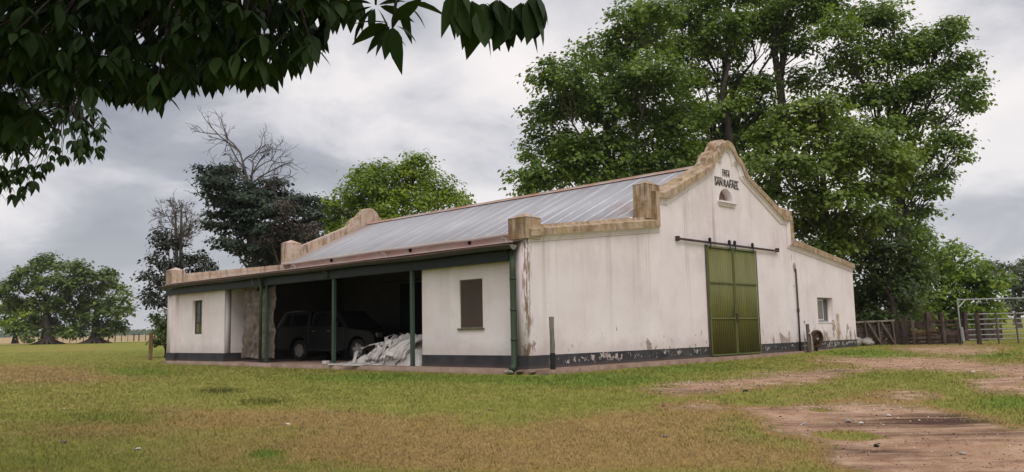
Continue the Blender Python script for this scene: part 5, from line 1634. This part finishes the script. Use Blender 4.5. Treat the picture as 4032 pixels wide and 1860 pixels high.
tree('creeper_tree', 'bare twigged tree with dark creeper round its lower half at the barn end', 'tree', I_base,
     D([(640, 960, 40), (680, 950, 34), (610, 1030, 44), (660, 1040, 50), (720, 1020, 48), (770, 1010, 38), (590, 1080, 38), (640, 1110, 46), (700, 1090, 50), (780, 1060, 40), (610, 1150, 34), (590, 1180, 20), (640, 1180, 30), (820, 1040, 26), (630, 920, 24)], 50, 1.0),
     .20, LF['ivy'], M['bark_dead'], .2, ncl=42, per=40, sig=.24, extra=i_extra, hang=.6, rmin=.25)
J_base = at(655, 1330, 49)[:2]
tree('shrub', 'low dark green bush half hidden by the far white corner', 'shrub', J_base,
     D([(650, 1260, 40), (625, 1280, 28), (665, 1300, 45), (640, 1320, 34), (620, 1345, 20), (680, 1340, 40), (610, 1250, 14)], 49, .6), .17, LF['plane_dark'], M['bark_dark'], .08, ncl=90, per=34, sig=.18, top=1.6)


def ombu_roots(tr, O, tp):
    for k in range(16):
        a = 2*pi*k/16
        tr.tube([(cos(a)*.4, sin(a)*.4, 1.0), (cos(a)*.9, sin(a)*.9, .4), (cos(a)*1.7, sin(a)*1.7, .12), (cos(a)*2.8, sin(a)*2.8, -.15)], [.4, .36, .24, .1], 6)


tree('ombu_tree', 'large spreading ombu tree at the left edge by the far pasture', 'tree', gp(190, 1349)[:2] if False else at(190, 1341, 128)[:2],
     D([(60, 1130, 52), (110, 1080, 52), (170, 1040, 48), (230, 1050, 44), (30, 1180, 46), (150, 1130, 62), (230, 1120, 60), (90, 1210, 52), (180, 1210, 66), (260, 1190, 58), (110, 1280, 46), (190, 1290, 52), (260, 1260, 52), (-20, 1150, 50), (60, 1300, 36), (250, 1310, 36), (140, 1320, 34)], 128, 2.6),
     .52, LF['ombu'], M['bark_ombu'], .9, ncl=13, per=52, sig=.5, flat=.6, hang=.15, extra=ombu_roots, flare=1.7)
tree('ombu_tree', 'ombu tree with flared trunk standing right of the larger one at the far pasture', 'tree', at(375, 1339, 130)[:2],
     D([(300, 1050, 36), (330, 1090, 44), (400, 1100, 44), (440, 1085, 28), (300, 1140, 46), (370, 1150, 52), (450, 1140, 40), (480, 1180, 32), (330, 1200, 46), (410, 1210, 50), (470, 1230, 34), (505, 1225, 18), (360, 1260, 40), (440, 1270, 38), (320, 1290, 34), (470, 1290, 24), (300, 1230, 40), (290, 1310, 24), (410, 1310, 24)], 130, 2.6),
     .52, LF['ombu'], M['bark_ombu'], .8, ncl=13, per=52, sig=.5, flat=.6, hang=.15, extra=ombu_roots, flare=1.6)
tree('bright_tree', 'light green tree glowing behind the left ombu', 'tree', at(60, 1337, 152)[:2],
     D([(20, 1220, 40), (70, 1230, 42), (120, 1240, 38), (-10, 1270, 40), (50, 1280, 40), (100, 1290, 34), (145, 1270, 30)], 150, 2.5),
     .5, LF['bright'], M['bark_dark'], .5, ncl=15, per=54, sig=.6)


# far wood on the horizon
def far_wood():
    n = 9000
    u_ = rng.random(n); pxx = -500+1250*u_
    dep = 1250+rng.random(n)*90
    P = []
    for x, d_ in zip(pxx, dep):
        r_ = ray(x, 1330); r_ = r_/np.hypot(r_[0], r_[1])
        P.append((CAM[0]+r_[0]*d_, CAM[1]+r_[1]*d_))
    P = np.array(P)
    z = terrain(P[:, 0], P[:, 1])
    hgt = 6.5+3.0*(fbm(pxx*.03, pxx*0, oct=3, seed=5)-.4)+1.5*(vnoise(pxx*.12, pxx*0, seed=8)-.5)
    z = z+hgt*rng.random(n)**.7
    P3 = np.column_stack([P, z])
    N = unit(rng.normal(0, .5, (n, 3))+np.array([-.4, -.5, .6])); A = unit(np.cross(N, rng.normal(0, 1, (n, 3))))
    L = rng.uniform(1.4, 3.4, n)
    v = leaves_np(P3, N, A, L, L*.9)
    o = np_mesh('distant_wood', v, np.arange(len(v)).reshape(-1, 4), LF['plane_dark'])
    tag(o, 'low blue grey wood along the far horizon on the left', 'wood', kind='stuff')


far_wood()


# ------------------------------------------------------------------ overhanging ombu in the foreground
def big_leaves(P, A, N, L, Wd, curl):
    """pointed ovate leaves, five stations, folded along the rib and drooping at the tip"""
    n = len(P)
    B = unit(np.cross(N, A))
    st = np.array([0, .14, .36, .62, .84, 1.0]); ww = np.array([.05, .62, 1.0, .80, .36, .0])
    v = np.empty((n, len(st), 3, 3))
    for k, (s_, w_) in enumerate(zip(st, ww)):
        c = P+A*(L*s_)[:, None]-N*(L*curl*s_*s_)[:, None]
        e = B*(Wd*.5*w_)[:, None]; up = N*(Wd*.10*w_)[:, None]
        v[:, k, 0] = c-e+up; v[:, k, 1] = c; v[:, k, 2] = c+e+up
    m = len(st)*3
    f = []
    for k in range(len(st)-1):
        for j in (0, 1):
            f.append([k*3+j, k*3+j+1, (k+1)*3+j+1, (k+1)*3+j])
    f = np.array(f)
    F = (np.arange(n)[:, None, None]*m+f[None]).reshape(-1, 4)
    return v.reshape(-1, 3), F


def in_poly(x, y, poly):
    return poly_mask(np.array([float(x)]), np.array([float(y)]), poly)[0] > 0


def canopy():
    tb = at(-1500, 1500, 6.0)
    bx, by = tb[0], tb[1]
    O = np.array([bx, by, float(terrain(bx, by))])
    t = thing('ombu_tree', 'foreground ombu tree whose dark glossy leaves overhang the top left of the photo', 'tree', tuple(O))
    r = np.random.default_rng(77)
    near = [(-350, -200), (1380, -200), (1345, 20), (1275, 95), (1235, 190), (1160, 215), (1085, 260), (1000, 290), (900, 250), (830, 295), (740, 290), (660, 320), (600, 370), (520, 365), (430, 330), (330, 330), (240, 330), (160, 300), (90, 270), (-350, 260)]
    left = [(-300, 260), (60, 330), (150, 420), (170, 500), (60, 540), (-300, 560)]
    far = [(-300, 180), (120, 160), (330, 300), (380, 420), (455, 545), (380, 610), (300, 620), (190, 640), (150, 690), (110, 760), (60, 780), (-300, 780)]
    PS, AS, NS, LS, CS = [], [], [], [], []
    tw = MB()
    fwd = unit(np.array([_F[0], _F[1], 0])); rt = unit(np.array([_R[0], _R[1], 0]))
    def cluster(c, L, n, dirs=None, droop=.9, out=.8):
        for k in range(n):
            a = 2*pi*(k+r.random()*.7)/n
            h = rt*cos(a)+fwd*sin(a)
            A = unit(h*out*r.uniform(.5, 1.1)+np.array([0, 0, -droop*r.uniform(.5, 1.35)]))
            if dirs is not None:
                dx, dy = dirs[k]
                A = unit(_R*dx-_U*dy+fwd*r.normal(0, .25))
            N = unit(np.cross(A, np.cross(np.array([0, 0, 1.0]), A))+h*.25+r.normal(0, .22, 3))
            PS.append(c+A*L*.12); AS.append(A); NS.append(N); LS.append(L*r.uniform(.6, 1.25)); CS.append(r.uniform(.05, .28))
    def fill(poly, n, d0, d1, L, m0, m1):
        xs = [p[0] for p in poly]; ys_ = [p[1] for p in poly]; k = 0; cs = []
        while k < n:
            x, y = r.uniform(min(xs), max(xs)), r.uniform(min(ys_), max(ys_))
            if not in_poly(x, y, poly): continue
            c = at(x, y, r.uniform(d0, d1)); cs.append(c)
            cluster(c, L, r.integers(m0, m1)); k += 1
        return cs
    c1 = fill(near, 700, 2.9, 5.2, .105, 6, 10)
    # a tidy lower edge of hanging leaves
    edge = near[2:-1]
    for (x0, y0), (x1, y1) in zip(edge[:-1], edge[1:]):
        nn = max(1, int(abs(x1-x0)/34))
        for k in range(nn):
            f_ = (k+r.random())/nn
            cluster(at(x0*(1-f_)+x1*f_, y0*(1-f_)+y1*f_-25, r.uniform(3.3, 4.2)), .108, 6, None, 1.3, .6)
    c2 = fill(left, 70, 3.2, 4.4, .115, 5, 8)
    c3 = fill(far, 400, 8.5, 11.5, .135, 4, 8)
    # unseen leaves added above the frame to shade the visible ones
    for k in range(1100):
        x, y, d_ = r.uniform(-2600, 1500), r.uniform(-2600, -160), r.uniform(2.5, 7.5)
        cluster(at(x, y, d_), .18, 6)
    k = 0
    while k < 1500:          # unseen crown leaves, added over and behind the camera for their shade
        th, rr = r.uniform(0, 2*pi), 7.0*sqrt(r.random())
        c = CAM+np.array([cos(th)*rr-.5, sin(th)*rr+.3, r.uniform(2.0, 5.0)])
        if (c-CAM)@fwd > .45*(c[2]-CAM[2])+.6: continue
        cluster(c, .22, 6); k += 1
    # the two sprays against the open sky
    S = at(1545, 95, 3.4)
    cluster(S, .155, 11, [(-1, .35), (-.95, .62), (-.6, .8), (-.25, 1.1), (.05, 1.25), (.2, 1.1), (.45, .8), (.3, .95), (.85, .45), (-.7, -.15), (.5, -.3)])
    cluster(at(1480, 20, 3.5), .16, 8, [(-1, .5), (-.7, .8), (-.2, 1), (.4, .7), (.9, .2), (-.9, -.1), (.3, -.6), (.7, -.3)])
    cluster(at(1400, -20, 3.6), .14, 7, None, 1.1)
    cluster(at(1590, 10, 3.6), .16, 6, [(-.3, .8), (.6, .5), (.1, 1), (-.8, .1), (.9, -.1), (.1, -.7)])
    for x, y in ((1800, -50), (1850, -15), (1905, -5), (1960, -20), (2015, 10), (2060, -10), (2110, -30)):
        cluster(at(x, y, 3.3), .18, 5, [(-.35, 1), (.0, 1.1), (.3, 1), (-.1, .9), (.5, .8)])
    P, A, N, L, cu = map(np.array, (PS, AS, NS, LS, CS))
    v, F = big_leaves(P-O, A, N, L, L*r.uniform(.34, .46, len(L)), cu)
    o = np_mesh('leaves', v, F, LF['near'], t, smooth=True)
    # trunk, boughs and twigs
    hubs = [at(-400, -300, 5.0), at(300, -250, 4.2), at(1000, -260, 3.9), at(1600, -300, 3.6), at(-500, 300, 9.0), at(100, 250, 10), at(1950, -260, 3.5)]
    crown0 = O+np.array([0.2, .2, 2.6])
    tw.tube([q-O for q in [O-(0, 0, .3), O+(0, 0, .5), O+(.1, .1, 1.5), crown0, O+(.25, .25, 3.3)]], [1.0, .62, .5, .40, .22], 12)
    for k, hb_ in enumerate(hubs[:3]):
        pass
    path = [O+(0, 0, .9), crown0*.7+hubs[0]*.3, hubs[0], hubs[1], hubs[2], hubs[3], hubs[6]]
    tw.tube([q-O for q in path], [.36, .26, .15, .08, .05, .03, .015], 9)
    tw.tube([q-O for q in [O+(0, 0, 1.0), crown0*.7+hubs[4]*.3, hubs[4], hubs[5], at(280, 420, 10), at(420, 560, 10)]], [.34, .24, .14, .07, .03, .01], 9)
    tw.tube([q-O for q in [crown0, O+(.5, .2, 4.2), CAM+np.array([-.5, .3, 4.2]), CAM+np.array([1.5, -2.5, 4.6])]], [.3, .2, .12, .05], 8)
    for cs, hb_ in ((c1, [hubs[1], hubs[2], hubs[0]]), (c3, [hubs[5], at(280, 420, 10)]), (c2, [hubs[0]])):
        for q in cs[::3]:
            h = min(hb_, key=lambda b: np.linalg.norm(b-q))
            tw.tube([w_-O for w_ in curve_pts(h, q, .08, 4, .03)], [.012, .009, .007, .005, .003], 4, cap=False)
    tw.tube([q-O for q in [hubs[3], at(1570, -60, 3.45), S]], [.02, .009, .005], 5)
    tw.tube([q-O for q in [hubs[3], at(1480, -60, 3.5), at(1480, 20, 3.5)]], [.02, .009, .005], 5)
    for x in (1800, 1905, 2015, 2110): tw.tube([q-O for q in [hubs[6], at(x, -20, 3.3)]], [.012, .004], 5)
    tw.build('trunk', M['bark_dark'], t, smooth=True)


canopy()


# ------------------------------------------------------------------ small things
def bird(label, px, py, dep):
    t = tag(MB().build('bird', M['black_paint']) if False else thing('bird', label, 'bird', tuple(at(px, py, dep))), None)
    m = MB()
    m.tube([(-.15, 0, -.06), (-.07, 0, 0), (0, 0, .05), (.06, 0, .10), (.09, 0, .15), (.13, 0, .155), (.17, 0, .15)], [.012, .04, .06, .05, .038, .025, .004], 8)
    m.build('body', M['black_paint'], t, smooth=True)
    MB().add([(-.05, .05, .04), (.03, .06, .06), (-.18, .03, -.05), (-.05, .06, .0)], [(0, 1, 3, 2)]).build('wing', M['bark_dark'], t)
    MB().add([(-.05, -.05, .04), (.03, -.06, .06), (-.18, -.03, -.05), (-.05, -.06, .0)], [(0, 2, 3, 1)]).build('wing', M['bark_dark'], t)


bird('small dark bird perched on the right dead twig of the cypress', 1056, 610, 62)
bird('small dark bird perched among the left dead twigs of the cypress', 884, 612, 62)
bird('small dark bird sitting on a long bare branch left of the cypress', 790, 790, 62)

# scraps and stones lying in the grass
scr = [(542, 1772, .05, 'stone_white', 'white pebble in the dry grass at the lower left'), (252, 1613, .04, 'stone_white', 'white scrap in the green grass at the far left'), (1132, 1674, .05, 'stone_white', 'white scrap in the straw at the middle of the lawn'), (3832, 1468, .07, 'stone_white', 'white scrap on the grass right of the dirt track'),
       (2935, 1543, .07, 'black_paint', 'dark clod at the edge of the dirt track'), (3340, 1664, .07, 'stone_grey', 'largest grey stone on the big bare patch'), (3390, 1670, .05, 'stone_white', 'pale stone next to the grey one on the bare patch'), (3160, 1674, .05, 'stone_grey', 'grey pebble at the left end of the big bare patch'), (1930, 1618, .05, 'stone_brown', 'brown clod in the grass below the near corner'), (2620, 1722, .05, 'stone_brown', 'brown twig like clod in the foreground straw'),
       (3450, 1760, .05, 'black_paint', 'dark clod in the wheel ruts'), (250, 1745, .06, 'stone_brown', 'brown bark scrap in the lower left grass'), (3500, 1640, .05, 'stone_white', 'pale stone at the top of the big bare patch'), (3790, 1790, .05, 'stone_grey', 'grey stone at the lower right of the bare patch')]
for k, (px, py, s_, mt, lab) in enumerate(scr):
    x, y, z = gp(px, py)
    bm = bmesh.new(); bmesh.ops.create_icosphere(bm, subdivisions=2, radius=1)
    for v_ in bm.verts:
        n_ = vnoise(np.array([v_.co.x*1.7+k*5]), np.array([v_.co.y*1.7]), np.array([v_.co.z*1.7]), seed=29)[0]
        v_.co = v_.co*(.6+.8*n_); v_.co.x *= s_*.75; v_.co.y *= s_*.6; v_.co.z *= s_*.35
    me = bpy.data.meshes.new('stone'); bm.to_mesh(me); bm.free()
    o = link('stone', me, M[mt]); o.location = (x, y, z+s_*.25); o.rotation_euler = (0, 0, k*1.3)
    tag(o, lab, 'stone', 'stones and scraps lying in the grass')


# ------------------------------------------------------------------ air
hm = bpy.data.materials.new('haze_air'); hm.use_nodes = True
ht = NT(hm.node_tree)
pv = ht.node('ShaderNodeVolumePrincipled'); ht.set(pv, 'Color', (0.80, 0.85, 0.93)); ht.set(pv, 'Density', 0.00016)
ho = ht.node('ShaderNodeOutputMaterial'); ht.l.new(pv.outputs[0], ho.inputs['Volume'])
tag(MB().box(-3000, 3000, -3000, 3000, -2.2, 60).build('haze', hm), 'thin pale haze over the pasture', 'haze', kind='stuff')
